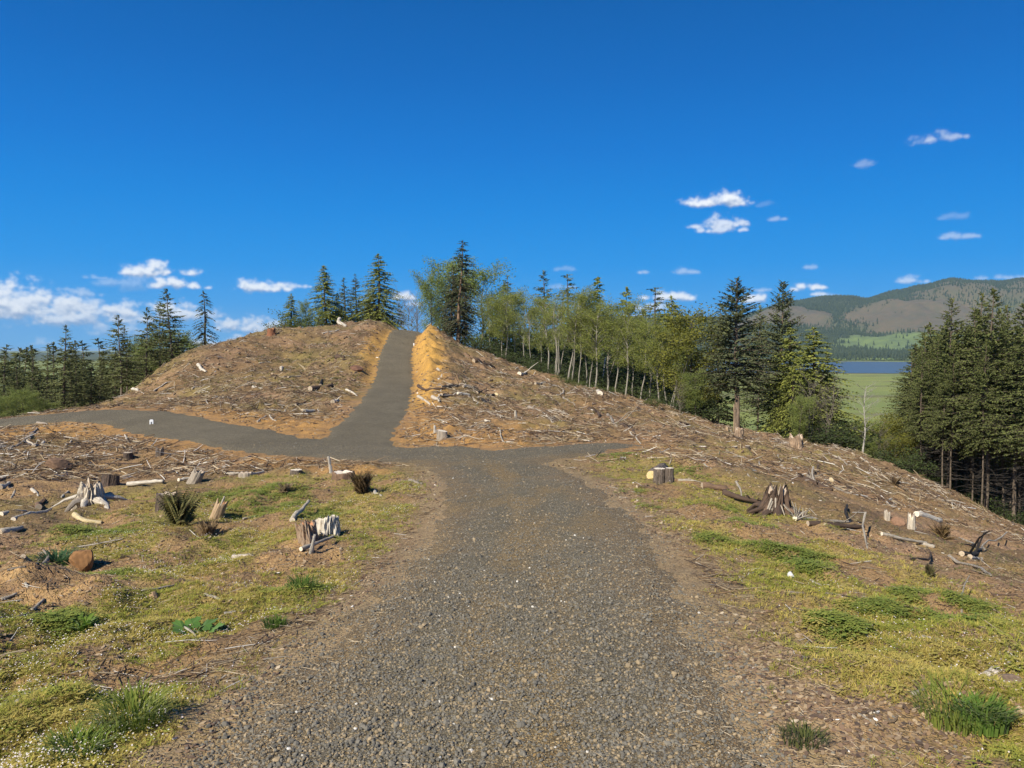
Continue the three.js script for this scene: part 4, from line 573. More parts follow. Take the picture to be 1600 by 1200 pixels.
// a log or branch lying between two pixels on the ground
function logGeo(a, b, r1, r2, { bend = 0.06, lift = [0, 0], sides = 7, hug = true, knots = 0 } = {}) {
  const R = RNG(oseed++), n = 7, pts = [], rr = [], dx = b[0] - a[0], dz = b[2] - a[2], L = Math.hypot(dx, dz, b[1] - a[1]), bx = (R() - 0.5) * 2 * bend * L, k1 = R() * 6, o = R() * 90;
  for (let k = 0; k <= n; k++) { const f = k / n, s = Math.sin(f * Math.PI) * bx + Math.sin(f * 5 + k1) * bend * L * 0.1, x = a[0] + dx * f - dz / (L + 1e-6) * s, z = a[2] + dz * f + dx / (L + 1e-6) * s, r = lerp(r1, r2, f) * (0.85 + 0.3 * R()); const line = lerp(a[1], b[1], f) + lerp(lift[0], lift[1], f); pts.push([x - a[0], (hug ? lerp(line, H(x, z) + lerp(lift[0], lift[1], f), L > 1.2 ? 0.45 : 0.15) : line) + r * 0.55 - a[1], z - a[2]]); rr.push(r); }
  const g = new Geo(), e = new Geo(); g.tube(pts, rr, sides, { cap: [true, true], wob: (k, t) => 1 + 0.13 * N2(Math.cos(t) * 2 + o, Math.sin(t) * 2 + k * 0.35), vs: 1.3 });
  for (let k = 0; k < knots; k++) { const i = 1 + Math.floor(R() * (n - 1)), p = pts[i], q = R() * 6.28, l = L * (0.08 + 0.16 * R()); g.tube([p, [p[0] + Math.cos(q) * l * 0.5, p[1] + l * (0.2 + R() * 0.5), p[2] + Math.sin(q) * l * 0.5], [p[0] + Math.cos(q) * l, p[1] + l * (0.3 + R() * 0.6), p[2] + Math.sin(q) * l]], [rr[i] * 0.45, rr[i] * 0.3, rr[i] * 0.12], 4); }
  const D = new THREE.Vector3(pts[0][0] - pts[1][0], pts[0][1] - pts[1][1], pts[0][2] - pts[1][2]).normalize(), A = new THREE.Vector3(0, 1, 0).cross(D).normalize(), B = D.clone().cross(A), c0 = pts[0].map((v, i) => v + D.getComponent(i) * 0.004), m = e.v(...c0, 0.5, 0.5);
  for (let s = 0; s <= 14; s++) { const t = s / 14 * 6.2832, q = rr[0] * 0.93; e.v(c0[0] + (A.x * Math.cos(t) + B.x * Math.sin(t)) * q, c0[1] + (A.y * Math.cos(t) + B.y * Math.sin(t)) * q, c0[2] + (A.z * Math.cos(t) + B.z * Math.sin(t)) * q, 0.5 + 0.48 * Math.cos(t), 0.5 + 0.48 * Math.sin(t)); }
  for (let s = 0; s < 14; s++) e.t(m, m + s + 1, m + s + 2);
  return [g.build(true), e.build()];
}
function log(x1, y1, x2, y2, wpx, mat, label, o = {}) {
  const a = G(x1, y1), b = G(x2, y2), d = -(a[2] + b[2]) / 2, r = wpx / 2 * d / F, [g, e] = logGeo(a, b, r, r * (o.taper ?? 0.6), o);
  if (r < 0.035 && !o.cut) { const m = mesh(o.name ?? 'branch', g, W[mat]); m.position.set(...a); return tag(m, label, o.cat ?? 'branch', o.group); }
  const t = thing(o.name ?? 'log', a, label, o.cat ?? 'log', o.group); mesh('stem', g, W[mat], t); mesh('cut_end', e, CUT[o.cut ?? 'grey'], t); return t;
}
// a stick standing or leaning: from a ground pixel to a pixel in the air at about the same distance
function snag(x1, y1, x2, y2, wpx, mat, label, o = {}) { const a = G(x1, y1), b = at(x2, y2, -a[2] + (o.away ?? 0)), r = wpx / 2 * -a[2] / F, [g] = logGeo([a[0], a[1] - 0.1, a[2]], b, r, r * (o.taper ?? 0.5), { hug: false, bend: o.bend ?? 0.06, knots: o.knots ?? 0, sides: o.sides ?? 7 }); const m = mesh(o.name ?? 'snag', g, W[mat]); m.position.set(a[0], a[1] - 0.1, a[2]); return tag(m, label, o.cat ?? 'snag', o.group); }
function rock(px, py, wpx, hpx, col, label, seed) {
  const p = G(px, py), d = -p[2], w = wpx / 2 * d / F, h = hpx * d / F, g = new THREE.IcosahedronGeometry(1, 4), q = g.attributes.position, R = RNG(seed), v = V(0, 0, 0), planes = Array.from({ length: 9 }, () => [V(R() - 0.5, R() - 0.3, R() - 0.5).normalize(), 0.55 + R() * 0.3]), c = new Float32Array(q.count * 3);
  for (let i = 0; i < q.count; i++) { v.fromBufferAttribute(q, i); for (const [n, k] of planes) { const e = v.dot(n) - k; if (e > 0) v.addScaledVector(n, -e * 0.95); } v.multiplyScalar(1 + 0.05 * N3(v.x * 3, v.y * 3, v.z * 3)); const s = 0.85 + 0.3 * N3(v.x * 4 + seed, v.y * 4, v.z * 4); c.set([col[0] * s, col[1] * s, col[2] * s], i * 3); q.setXYZ(i, v.x * w, v.y * h * 0.75 + h * 0.28, v.z * w * 0.8); }
  g.setAttribute('color', new THREE.BufferAttribute(c, 3)); g.deleteAttribute('normal'); g.computeVertexNormals(); const m = mesh('rock', g, std({ vertexColors: true, side: THREE.DoubleSide })); m.position.set(...p); m.rotation.y = seed; return tag(m, label, 'rock');
}
// --- left hollow
stump(174, 759, 27, 16, 'darkbark', 'white', 'dark stump with slanted white cut behind the bleached root stump', { flare: 0.35, tilt: [0.3, 0.1] });
log(199, 760, 255, 758, 8, 'white', 'white split log right of the bleached root stump', { cut: 'white', bend: 0.12, lift: [0.02, 0.08] });
log(116, 806, 160, 818, 9, 'cream', 'smooth cream coloured log piece in the grass left of the fern', { cut: 'cream', bend: 0.16 });
log(22, 814, 80, 802, 8, 'white', 'white-faced log at the left edge below the bank', { cut: 'white', lift: [0, 0.08] });
log(0, 835, 34, 826, 12, 'bleach', 'pale decayed log cut off by the left edge', { cut: 'grey' });
log(2, 806, 40, 800, 9, 'bleach', 'bleached log chunk left of the white-faced log', { cut: 'white' });
stump(200, 718, 15, 11, 'darkbark', 'grey', 'left of two small stumps on the bank below the left road', { flare: 0.3 });
stump(250, 714, 13, 14, 'bark', 'grey', 'right of two small stumps on the bank below the left road', { flare: 0.3, jag: 0.3 });
stump(262, 787, 34, 16, 'darkbark', 'grey', 'dark stump half hidden behind the spiky fern', { flare: 0.3, jag: 0.25 });
stump(303, 753, 20, 19, 'grey', 'grey', 'grey broken stump leaning right behind the fern', { jag: 0.6, lz: -0.45, flare: 0.2 });
log(279, 752, 297, 748, 6, 'white', 'white splintered piece beside the leaning grey stump', { cut: 'white' });
stump(338, 806, 18, 22, 'tan', 'red', 'reddish broken stub right of the spiky fern', { jag: 0.7, lz: -0.4, flare: 0.3 });
snag(343, 790, 351, 776, 5, 'white', 'white tip of wood beside the reddish broken stub', { name: 'wood_splinter', cat: 'wood piece' });
stump(463, 741, 20, 7, 'bark', 'white', 'low stump with a clean white top near the left road', { flare: 0.35 });
stump(537, 748, 38, 11, 'brown', 'white', 'wide stump with jagged white top by the dry fern', { flare: 0.3, jag: 0.2 });
snag(518, 738, 513, 714, 7, 'white', 'twisted white driftwood piece standing by the left road', { bend: 0.2, knots: 4, name: 'driftwood' });
stump(384, 746, 24, 8, 'grey', 'grey', 'flat grey stump in the grass left of the clean white top', { jag: 0.4 });
log(386, 744, 412, 738, 6, 'white', 'pale slab on the grass below the left road', { cut: 'white' });
log(355, 742, 374, 740, 6, 'bleach', 'small bleached chunk beside the green weeds by the road', { cut: 'white' });
stump(512, 834, 44, 24, 'white', 'white', 'white slab-sided stump in the yellow grass beside the main road', { flare: 0.35, jag: 0.2, tilt: [0.25, 0.15], ridges: 0.06, taper: 0.2, crag: 0.22 });
stump(482, 846, 34, 28, 'oldwood', 'red', 'rust-brown rotten half of the split stump beside the main road', { jag: 0.5, flare: 0.35, lz: 0.2, crag: 0.3 });
log(457, 815, 482, 801, 8, 'bleach', 'pale slab leaning on the rotten half of the split stump', { cut: 'white', lift: [0, 0.2] });
log(470, 862, 520, 848, 7, 'bleach', 'white log lying in front of the split stump', { cut: 'white', lift: [0.02, 0.08] });
snag(484, 862, 492, 836, 8, 'white', 'white root prong below the split stump', { name: 'wood_splinter', cat: 'wood piece' });
// left foreground
rock(126, 884, 40, 34, [0.27, 0.135, 0.05], 'angular rust-brown rock beside the dark green thistle', 3);
rock(215, 1090, 30, 14, [0.36, 0.23, 0.11], 'flat tan rock behind the bottom left grass clump', 5);
rock(240, 935, 24, 10, [0.33, 0.22, 0.12], 'small tan rock in the flowers left of the road', 8);
log(60, 866, 192, 842, 4, 'bleach', 'long pale branch behind the rust-brown rock', { knots: 3 });
log(38, 872, 66, 860, 7, 'grey', 'grey root end left of the rust-brown rock', { cut: 'grey' });
log(0, 978, 60, 958, 8, 'grey', 'thick grey branch at the left edge above the flowers', { cut: 'grey', bend: 0.15 });
log(50, 955, 68, 937, 6, 'bleach', 'short bleached stick pointing up the bare mound', {});
log(2, 938, 26, 928, 6, 'bleach', 'bleached stick end at the left edge by the bare mound', {});
log(12, 892, 40, 886, 5, 'grey', 'grey stick just left of the bare mound', {});
log(40, 912, 54, 930, 4, 'bleach', 'thin pale stick on the bare mound at left', {});
log(0, 1106, 30, 1097, 9, 'grey', 'thick grey branch stub at the left edge among flowers', { bend: 0.1, taper: 1 });
log(28, 1097, 50, 1120, 7, 'white', 'white bent branch end among the flowers at lower left', { bend: 0.2 });
log(272, 974, 312, 1016, 4, 'white', 'thin white curved stick by the big leafed plant', { bend: 0.12 });
log(222, 925, 275, 914, 5, 'bleach', 'pale stick in the grass above the flowers', {});
log(350, 960, 369, 956, 5, 'white', 'short white stick right of the big leafed plant', {});
log(480, 1087, 503, 1062, 6, 'bleach', 'flat pale splinter of wood on the main gravel road', { bend: 0.02, taper: 0.9 });
log(1098, 1060, 1134, 1084, 5, 'grey', 'curved grey twig on the right side of the main road', { bend: 0.25 });
log(896, 1048, 911, 1050, 2.5, 'white', 'tiny white splinter on the middle of the main road', {});
log(412, 1031, 452, 1026, 3, 'bleach', 'straw-thin stick on the brown left shoulder of the road', {});
log(340, 1086, 385, 1078, 3, 'tan', 'thin tan stick on the left shoulder near the grass clump', {});
log(362, 1061, 398, 1057, 3, 'bleach', 'thin pale stick above the tan one on the left shoulder', {});
log(640, 882, 662, 884, 3, 'bleach', 'small pale stick on the road left of the middle', {});
log(690, 872, 714, 866, 3.5, 'bleach', 'pale stick on the left wheel track of the main road', {});
log(644, 889, 660, 882, 3.5, 'dark', 'dark stick on the left wheel track of the main road', {});
// right foreground
log(1346, 1078 - 36, 1370, 1034, 5, 'bleach', 'pale stick on the right verge of the road', {});
log(1440, 997, 1470, 1002, 7, 'white', 'white stick on the bare soil of the right verge', {});
log(1352, 995, 1376, 1000, 6, 'white', 'left of the white sticks on the right verge', {});
log(1298, 984, 1306, 990, 9, 'white', 'chunky white wood chip on the right verge', { name: 'wood_chip', cat: 'wood chip' });
log(1342, 1116, 1370, 1135, 3.5, 'white', 'thin white stick at the lower right edge of the road', {});
log(1380, 1128, 1402, 1120, 6, 'tan', 'curled tan bark strip at lower right', { bend: 0.3, name: 'bark_strip', cat: 'bark' });
log(1540, 1060, 1560, 1048, 14, 'white', 'short white branch stub before the dark hole at lower right', { taper: 0.9, cut: 'white' });
rock(1578, 1068, 36, 18, [0.17, 0.12, 0.085], 'dark soil clod behind the white branch stub at lower right', 12);
log(1576, 1038, 1598, 1030, 6, 'white', 'white stick pair piece at the right edge', {});
log(1425, 1086, 1444, 1078, 7, 'white', 'white peg left of the big grass clump at lower right', {});
rock(1236, 902, 12, 9, [0.7, 0.69, 0.66], 'round white stone on the right grass', 15);
log(1232, 926, 1256, 927, 4, 'grey', 'grey twig on the grass right of the road', {});
log(1268, 908, 1284, 916, 4, 'bleach', 'bleached twig near the round white stone', {});
log(1290, 928, 1318, 931, 4, 'grey', 'dark-bottomed twig in the weeds right of the road', {});
log(978, 838, 994, 837, 3.5, 'bleach', 'small pale stick at the right edge of the road', {});
log(884, 754, 896, 754, 2.5, 'bleach', 'pale stick on the gravel near the junction', {});
log(1372, 940, 1400, 955, 4, 'bleach', 'pale stick on the brown soil of the right verge', {});
log(1502, 960, 1515, 935, 3, 'bleach', 'thin stick poking up through the right grass', { lift: [0, 0.25] });
// stumps right of the road
stump(1030, 755, 20, 23, 'bark', 'white', 'left stump of the white-topped pair right of the road', { flare: 0.2 });
stump(1046, 756, 14, 25, 'bark', 'white', 'right stump of the white-topped pair right of the road', { flare: 0.6 });
log(1018, 748, 1036, 738, 19, 'bark', 'short log with a cream sawn end before the stump pair', { cut: 'cream', taper: 1, bend: 0 });
log(995, 762, 1030, 766, 6, 'brown', 'brown root piece in front of the stump pair', { knots: 3, bend: 0.2 });
log(1060, 752, 1085, 752, 5, 'bleach', 'bleached root running right from the stump pair', { bend: 0.1 });
log(1097, 762, 1136, 766, 13, 'brown', 'thick rotten log left of the overturned root mass', { cut: 'grey', bend: 0.05 });
log(1130, 772, 1192, 786, 10, 'dark', 'dark rotten log touching the overturned root mass', { bend: 0.1, knots: 3 });
log(1150, 764, 1158, 778, 4, 'bleach', 'pale stick across the rotten log', { lift: [0.15, 0] });
function rootStump(px, py, wpx, hpx, { trunk, mats, n = 9, lean = 0, pale = 0, seed = 71, top = 'grey', jag = 0.4 }, label) {
  const p = G(px, py), k = -p[2] / F, w = wpx * k, h = hpx * k, t = thing('root_mass', p, label, 'stump'), R = RNG(seed);
  const [a, b] = stumpGeo(w * 0.36, h, { flare: 0.55, lobes: 5, jag, ridges: 0.1, taper: 0.5, sink: 0.3, crag: 0.34 }); for (const [nm, g, m] of [['trunk_base', a, W[trunk]], ['heartwood', b, CUT[top]]]) mesh(nm, g, m, t).rotation.z = lean;
  for (let i = 0; i < n; i++) { const q = i / n * 6.28 + R() * 0.5, l = w * (0.42 + R() * 0.24), r = w * (0.03 + 0.045 * R()), g = new Geo(), y0 = h * (0.2 + 0.35 * R()), bd = (R() - 0.5) * 0.7, P = (f, y) => [Math.cos(q + bd * f) * l * f, y, Math.sin(q + bd * f) * l * f]; g.tube([P(0.1, y0), P(0.4, y0 * 0.72 + h * 0.05), P(0.75, h * (0.1 + 0.2 * R())), P(1, h * 0.02), P(1.25, -h * 0.2)], [r * 0.8, r, r * 0.8, r * 0.5, r * 0.15], 9, { wob: (c, u) => 1 + 0.38 * N2(Math.cos(u) * 2.2 + i * 3, Math.sin(u) * 2.2 + c * 0.6), vs: 1.2 }); mesh('root', g.build(true), W[mats[i % mats.length]], t); }
  for (let i = 0; i < pale; i++) { const g = new Geo(), q = R() * 6.28; g.tube([[Math.cos(q) * w * 0.1, h * (0.5 + R() * 0.3), w * 0.14], [Math.cos(q) * w * 0.26, h * (0.1 + R() * 0.15), w * (0.24 + R() * 0.1)]], [w * 0.018, w * 0.008], 5); mesh('pale_root', g.build(true), W.bleach, t); }
  return t;
}
rootStump(142, 789, 84, 33, { trunk: 'bleach', mats: ['white', 'bleach', 'white', 'grey'], n: 9, seed: 73, top: 'grey', jag: 0.4 }, 'large bleached stump with flaring white roots in the left hollow');
{ const k = -G(1212, 800)[2] / F, R = RNG(71);
  rootStump(1210, 804, 92, 38, { trunk: 'dark', mats: ['dark', 'brown', 'dark'], n: 10, lean: -0.15, pale: 6, seed: 71, jag: 0.75 }, 'dark overturned tree stump with spreading roots on the right slope');
  const s = thing('splintered_branch', G(1243, 812), 'fan of white splinters beside the overturned root mass', 'branch'), ks = k;
  for (let i = 0; i < 14; i++) { const q = -0.9 + R() * 2.2, l = (16 + R() * 16) * ks, g = new Geo(); g.tube([[0, 0, 0], [Math.sin(q) * l * 0.5, Math.cos(q) * l * 0.55, (R() - 0.5) * l * 0.4], [Math.sin(q) * l, Math.cos(q) * l * 0.9, (R() - 0.5) * l * 0.6]], [1.1 * ks, 0.8 * ks, 0.3 * ks], 4); mesh('splinter', g.build(true), W.white, s); }
}
log(1243, 813, 1330, 816, 7, 'bleach', 'bleached log running right from the overturned root mass', { knots: 3, cut: 'white' });
log(1262, 820, 1350, 824, 9, 'dark', 'dark log under the bleached one on the right slope', { bend: 0.08 });
log(1322, 798, 1345, 818, 5, 'char', 'black leaning stick on the right slope', { lift: [0.1, 0] });
log(1378, 836, 1446, 848, 6, 'bleach', 'curved bleached log in the middle of the right slope', { bend: 0.12, cut: 'white' });
log(1436, 850, 1460, 856, 9, 'bleach', 'knobbly bleached log end in the middle of right slope', { cut: 'white', knots: 2 });
log(1422, 874, 1446, 855, 4, 'dark', 'dark stick leaning against the knobbly log end', {});
log(1352, 836, 1355, 858, 3.5, 'bleach', 'thin upright stick on the right slope', { lift: [0.35, 0] });
log(1432, 806, 1468, 816, 11, 'white', 'straight white log on the upper right slope', { cut: 'white', taper: 0.9, bend: 0.02 });
stump(1424, 826, 12, 20, 'bleach', 'white', 'jagged white stub left of the straight white log', { jag: 0.8, flare: 0.3 });
stump(1386, 812, 10, 12, 'bleach', 'white', 'small jagged white stub left of the bare soil clod', { jag: 0.9, flare: 0.3 });
rock(1404, 820, 26, 14, [0.26, 0.15, 0.09], 'brown soil clod between white stubs on the right slope', 21);
log(1392, 780, 1404, 796, 5, 'white', 'short white stick above the soil clod on right slope', {});
log(1500, 842, 1537, 860, 4, 'white', 'white stick pointing right below the straight white log', {});
log(1505, 868, 1520, 852, 9, 'char', 'black forked root on the right slope', { knots: 4 });
log(1536, 878, 1570, 844, 3.5, 'bleach', 'thin bleached stick leaning upward at far right', { lift: [0, 0.2] });
log(1482, 870, 1546, 900, 5, 'bleach', 'long pale stick down the right slope', {});
log(1516, 872, 1530, 874, 7, 'white', 'small white log by the black forked root', {});
log(1220, 730, 1256, 746, 6, 'bleach', 'pale pole on the slash above the overturned root mass', { cut: 'white' });
log(1250, 748, 1300, 768, 11, 'dark', 'dark log pile piece on the upper right slope', { knots: 4 });
log(1262, 744, 1330, 772, 5, 'grey', 'grey pole crossing the dark log pile', { knots: 2 });
log(1270, 740, 1284, 760, 3.5, 'bleach', 'thin pale stick against the dark log pile', { lift: [0.2, 0] });
log(1330, 770, 1360, 780, 4, 'grey', 'grey branch end right of the dark log pile', {});
log(1277, 734, 1293, 750, 3, 'dark', 'thin dark stick above the dark log pile', { lift: [0.15, 0] });
rock(1299, 752, 10, 8, [0.62, 0.5, 0.3], 'small cream stone right of the dark log pile', 24);
for (const [a, b, c, e, od] of [[1094, 712, 1108, 722], [1118, 716, 1135, 726], [1150, 724, 1166, 735], [1100, 726, 1112, 733], [1128, 728, 1140, 740], [1168, 742, 1182, 748], [1186, 722, 1199, 732], [1215, 712, 1221, 720], [1300, 712, 1330, 728], [1310, 714, 1328, 732], [1345, 716, 1358, 724]].sort((u, v) => u[0] - v[0]).map((u, i) => [...u, ORD[i]])) log(a, b, c, e, 3, 'bleach', od + ' thin bleached stick from the left in slash beyond the right grass', { group: 'sticks beyond the right grass' });
for (const [a, b, w, l] of [[1098, 701, 13, 'left of the flat white stump tops on the far right grass'], [1148, 701, 9, 'middle flat white stump top beside the yellow stake'], [1168, 700, 8, 'right flat white stump top beside the yellow stake'], [972, 718, 8, 'flat white stump top at the end of the right spur road']]) stump(a, b, w, 3.5, 'bark', 'white', l, { flare: 0.3 });
snag(1157, 702, 1157, 694, 1.4, 'cream', 'thin yellow survey stake on the far right grass', { name: 'survey_stake', cat: 'stake', bend: 0, taper: 1, sides: 4 });
stump(1243, 700, 22, 17, 'oldwood', 'grey', 'large weathered tan stump with jagged rim below the cedars', { jag: 0.55, flare: 0.35, crag: 0.26 });
stump(1155, 683, 14, 13, 'oldwood', 'grey', 'pale jagged stump at the foot of the bare spruce trunk', { jag: 0.5, flare: 0.25, crag: 0.26 });
snag(1147, 676, 1147, 632, 2.4, 'tan', 'limbless dead pole standing left of the bare spruce trunk', { bend: 0.01, taper: 0.7 });
stump(1136, 674, 5, 7, 'tan', 'grey', 'small tan stub left of the dead pole', { jag: 0.4 });
// --- right face of the hill
stump(691, 686, 18, 13, 'grey', 'white', 'grey stump with a pale top beside the foot of the uphill track', { flare: 0.9, lobes: 4, tilt: [0.1, -0.1] });
snag(680, 674, 679, 665, 6, 'white', 'white splinter left of the grey stump by the uphill track', { name: 'wood_splinter', cat: 'wood piece' });
snag(806, 652, 805, 642, 6, 'bleach', 'pale stub on the slope right of the burnt pile', { name: 'wood_splinter', cat: 'wood piece' });
const burnt = [[690, 607, 706, 606, 7, 'char', 'black rounded end of a burnt log on top of the slash pile'], [700, 606, 746, 612, 6, 'char', 'long burnt log along the top of the slash pile'], [724, 605, 745, 606, 4, 'bleach', 'pale log on the upper edge of the slash pile'], [745, 616, 772, 618, 7, 'char', 'burnt log at the right of the slash pile'], [715, 616, 734, 618, 6, 'white', 'white log in the middle of the slash pile'], [686, 618, 716, 613, 3, 'bleach', 'thin pale pole on the left of the slash pile'], [654, 604, 668, 610, 5, 'dark', 'dark log end left of the slash pile'], [664, 612, 690, 608, 6, 'dark', 'dark log at the left end of the slash pile'], [754, 625, 772, 638, 5, 'char', 'burnt pole on the rust-brown ash patch'], [762, 624, 780, 636, 4, 'dark', 'dark pole right of the burnt pole on ash patch'], [774, 617, 779, 618, 6, 'cream', 'cream sawn end right of the slash pile'], [653, 621, 672, 633, 5, 'bleach', 'bent bleached branch left of the slash pile'], [676, 622, 686, 628, 7, 'bleach', 'bleached chunk below the left of slash pile'], [732, 620, 748, 632, 3, 'grey', 'thin grey pole in the middle of the slash pile'], [752, 642, 778, 650, 4, 'grey', 'grey pole below the slash pile'], [758, 658, 766, 659, 4, 'white', 'small white stick below the slash pile'], [781, 672, 800, 698, 2.5, 'bleach', 'thin stick pointing down to the road right of grey stump'], [690, 618, 700, 616, 5, 'dark', 'dark chunk inside the slash pile'], [838, 600, 856, 592, 3, 'bleach', 'pale pole near the alder edge'], [880, 622, 898, 634, 4, 'grey', 'grey pole on the slope below the alders'], [826, 638, 848, 644, 6, 'grey', 'grey root on the right hill face'], [850, 646, 866, 660, 3, 'bleach', 'thin bleached pole on the right hill face'], [920, 640, 936, 652, 6, 'dark', 'dark log on the middle of right hill face'], [950, 650, 966, 668, 6, 'grey', 'grey forked log on the right hill face'], [970, 666, 992, 680, 7, 'dark', 'dark log low on the right hill face'], [985, 676, 1002, 694, 3, 'bleach', 'thin bleached stick low on the right hill face'], [1060, 662, 1076, 664, 5, 'dark', 'dark log near the right end of hill face'], [940, 618, 948, 612, 7, 'white', 'white root chunk below the alder row'], [684, 578, 690, 590, 5, 'bleach', 'bleached stub beside the yellow bank'], [726, 556, 756, 566, 7, 'brown', 'brown log heap piece near the crest right of yellow bank'], [740, 566, 772, 576, 9, 'dark', 'dark root heap near the crest right of yellow bank'], [812, 586, 822, 582, 6, 'white', 'white chunk at the top of right hill face'], [880, 610, 870, 618, 3, 'bleach', 'short pale stick under the alder row']];
for (const [a, b, c, e, w, m, l] of burnt) log(a, b, c, e, w, m, l, { knots: w > 5 ? 2 : 0, cut: m === 'cream' ? 'cream' : m === 'white' ? 'white' : undefined });
// --- left face of the hill
const leftFace = [[530, 508, 541, 511, 6, 'white', 'white pointed slab on the hilltop left of the track'], [504, 522, 530, 516, 3, 'bleach', 'long pale branch on the hilltop'], [541, 610, 558, 619, 4, 'white', 'white stick beside the left edge of the uphill track'], [413, 633, 446, 634, 3.5, 'grey', 'grey pole low on the left hill face'], [440, 637, 446, 644, 3, 'bleach', 'short pale stick under the grey pole'], [462, 634, 480, 628, 4, 'dark', 'dark pole low on the left hill face'], [402, 660, 416, 650, 3, 'bleach', 'pale stick near the left road on hill foot'], [422, 650, 432, 658, 3, 'bleach', 'second pale stick near the left road on hill foot'], [472, 643, 492, 643, 6, 'white', 'white splintered log low on the left hill face'], [520, 630, 528, 626, 7, 'bleach', 'bleached knob of wood left of the uphill track'], [500, 604, 503, 594, 5, 'char', 'black upright stub on the left hill face'], [485, 610, 525, 604, 9, 'dark', 'dark rotten log below the black stub'], [405, 568, 422, 567, 3, 'bleach', 'pale stick high on the left hill face'], [310, 572, 322, 582, 6, 'white', 'white broken root on the upper left hill face'], [208, 610, 216, 612, 6, 'white', 'white chunk at the left foot of the hill'], [395, 606, 410, 608, 5, 'white', 'white wood scraps on the middle of left hill face'], [440, 576, 440, 580, 6, 'bleach', 'small pale stump on the left hill face'], [450, 590, 470, 588, 3, 'grey', 'grey stick on the middle of left hill face'], [526, 560, 538, 560, 8, 'dark', 'dark hollow root high on the left hill face'], [240, 612, 262, 598, 3, 'bleach', 'pale pole on the left end of hill face'], [300, 608, 320, 602, 3, 'bleach', 'thin pale pole in the middle of left hill face'], [352, 630, 372, 634, 3, 'grey', 'grey stick near the hill foot above left road']];
for (const [a, b, c, e, w, m, l] of leftFace) log(a, b, c, e, w, m, l, { lift: m === 'white' && w === 6 && a === 530 ? [0.5, 0] : undefined, knots: w > 6 ? 2 : 0 });
snag(541, 511, 529, 501, 6, 'white', 'white pointed snag tip on the hilltop skyline', { taper: 0.25 });
stump(424, 524, 13, 10, 'red', 'red', 'rust-brown stump on the left crest of the hill', { jag: 0.4 });
rock(556, 578, 24, 8, [0.17, 0.085, 0.05], 'rust-red rotten mound by the bend of the uphill track', 31);
rock(647, 540, 4, 5, [0.8, 0.8, 0.78], 'white stone at the right edge of the uphill track', 33);
// --- bank under the left road
const bank = [[44, 686, 58, 670, 5, 'grey', 'upper grey pole on the left bank'], [10, 703, 41, 685, 4, 'grey', 'long grey pole on the left bank near the edge'], [24, 713, 52, 702, 4, 'bleach', 'bleached pole crossing the left bank'], [42, 688, 56, 697, 4, 'bleach', 'short bleached pole crossing the upper bank'], [52, 699, 70, 692, 6, 'white', 'white chunk of wood on the left bank'], [14, 743, 40, 720, 6, 'grey', 'thick grey pole low on the left bank'], [0, 720, 24, 730, 5, 'grey', 'grey pole entering from the left edge'], [0, 752, 22, 738, 4, 'dark', 'dark pole at the left edge of hollow'], [64, 712, 84, 700, 4, 'dark', 'dark pole in the middle of the bank'], [100, 700, 112, 688, 4, 'bleach', 'bleached stick high in the middle of the bank'], [130, 714, 144, 705, 4, 'bleach', 'bleached stick low in the middle of the bank'], [150, 698, 165, 688, 4, 'grey', 'grey stick right of the middle of the bank'], [162, 713, 174, 698, 5, 'bleach', 'bleached stick near the two small bank stumps'], [105, 729, 132, 726, 4, 'char', 'black pole at the foot of the bank'], [0, 764, 14, 756, 9, 'bleach', 'bleached root cluster at the left edge of hollow'], [14, 762, 18, 778, 4, 'bleach', 'short stick hanging under the bleached root cluster'], [50, 766, 60, 776, 5, 'white', 'white stick pointing at the hollow floor'], [60, 795, 70, 782, 9, 'brown', 'brown stub in the left hollow'], [96, 778, 106, 768, 4, 'white', 'white splinter left of the bleached root stump'], [200, 690, 194, 680, 4, 'bleach', 'arched bleached root over the bank'], [58, 662, 74, 664, 5, 'grey', 'grey root scraps at the road shoulder'], [296, 724, 302, 730, 4, 'bleach', 'small bleached stick near green weeds at the bank end'], [250, 716, 254, 698, 2, 'grey', 'thin upright twig behind the right small stump']];
for (const [a, b, c, e, w, m, l] of bank) log(a, b, c, e, w, m, l, { knots: w > 5 ? 2 : 0 });
rock(92, 730, 40, 18, [0.2, 0.12, 0.07], 'dark brown root clod hollowed into the left bank', 41);
log(380, 812, 415, 803, 4, 'bleach', 'bleached branch in the dark weeds left of the split stump', { bend: 0.15 });
log(365, 872, 395, 868, 8, 'bleach', 'bleached log bit in the grass left of the road', { cut: 'white' });
log(320, 930, 345, 938, 5, 'bleach', 'bleached stick in the left grass above big leafed plant', {});
log(640, 752, 660, 757, 6, 'grey', 'grey root at the road corner of the left grass', { knots: 3 });
log(585, 768, 596, 776, 6, 'white', 'white stones and wood by the dry fern', {});
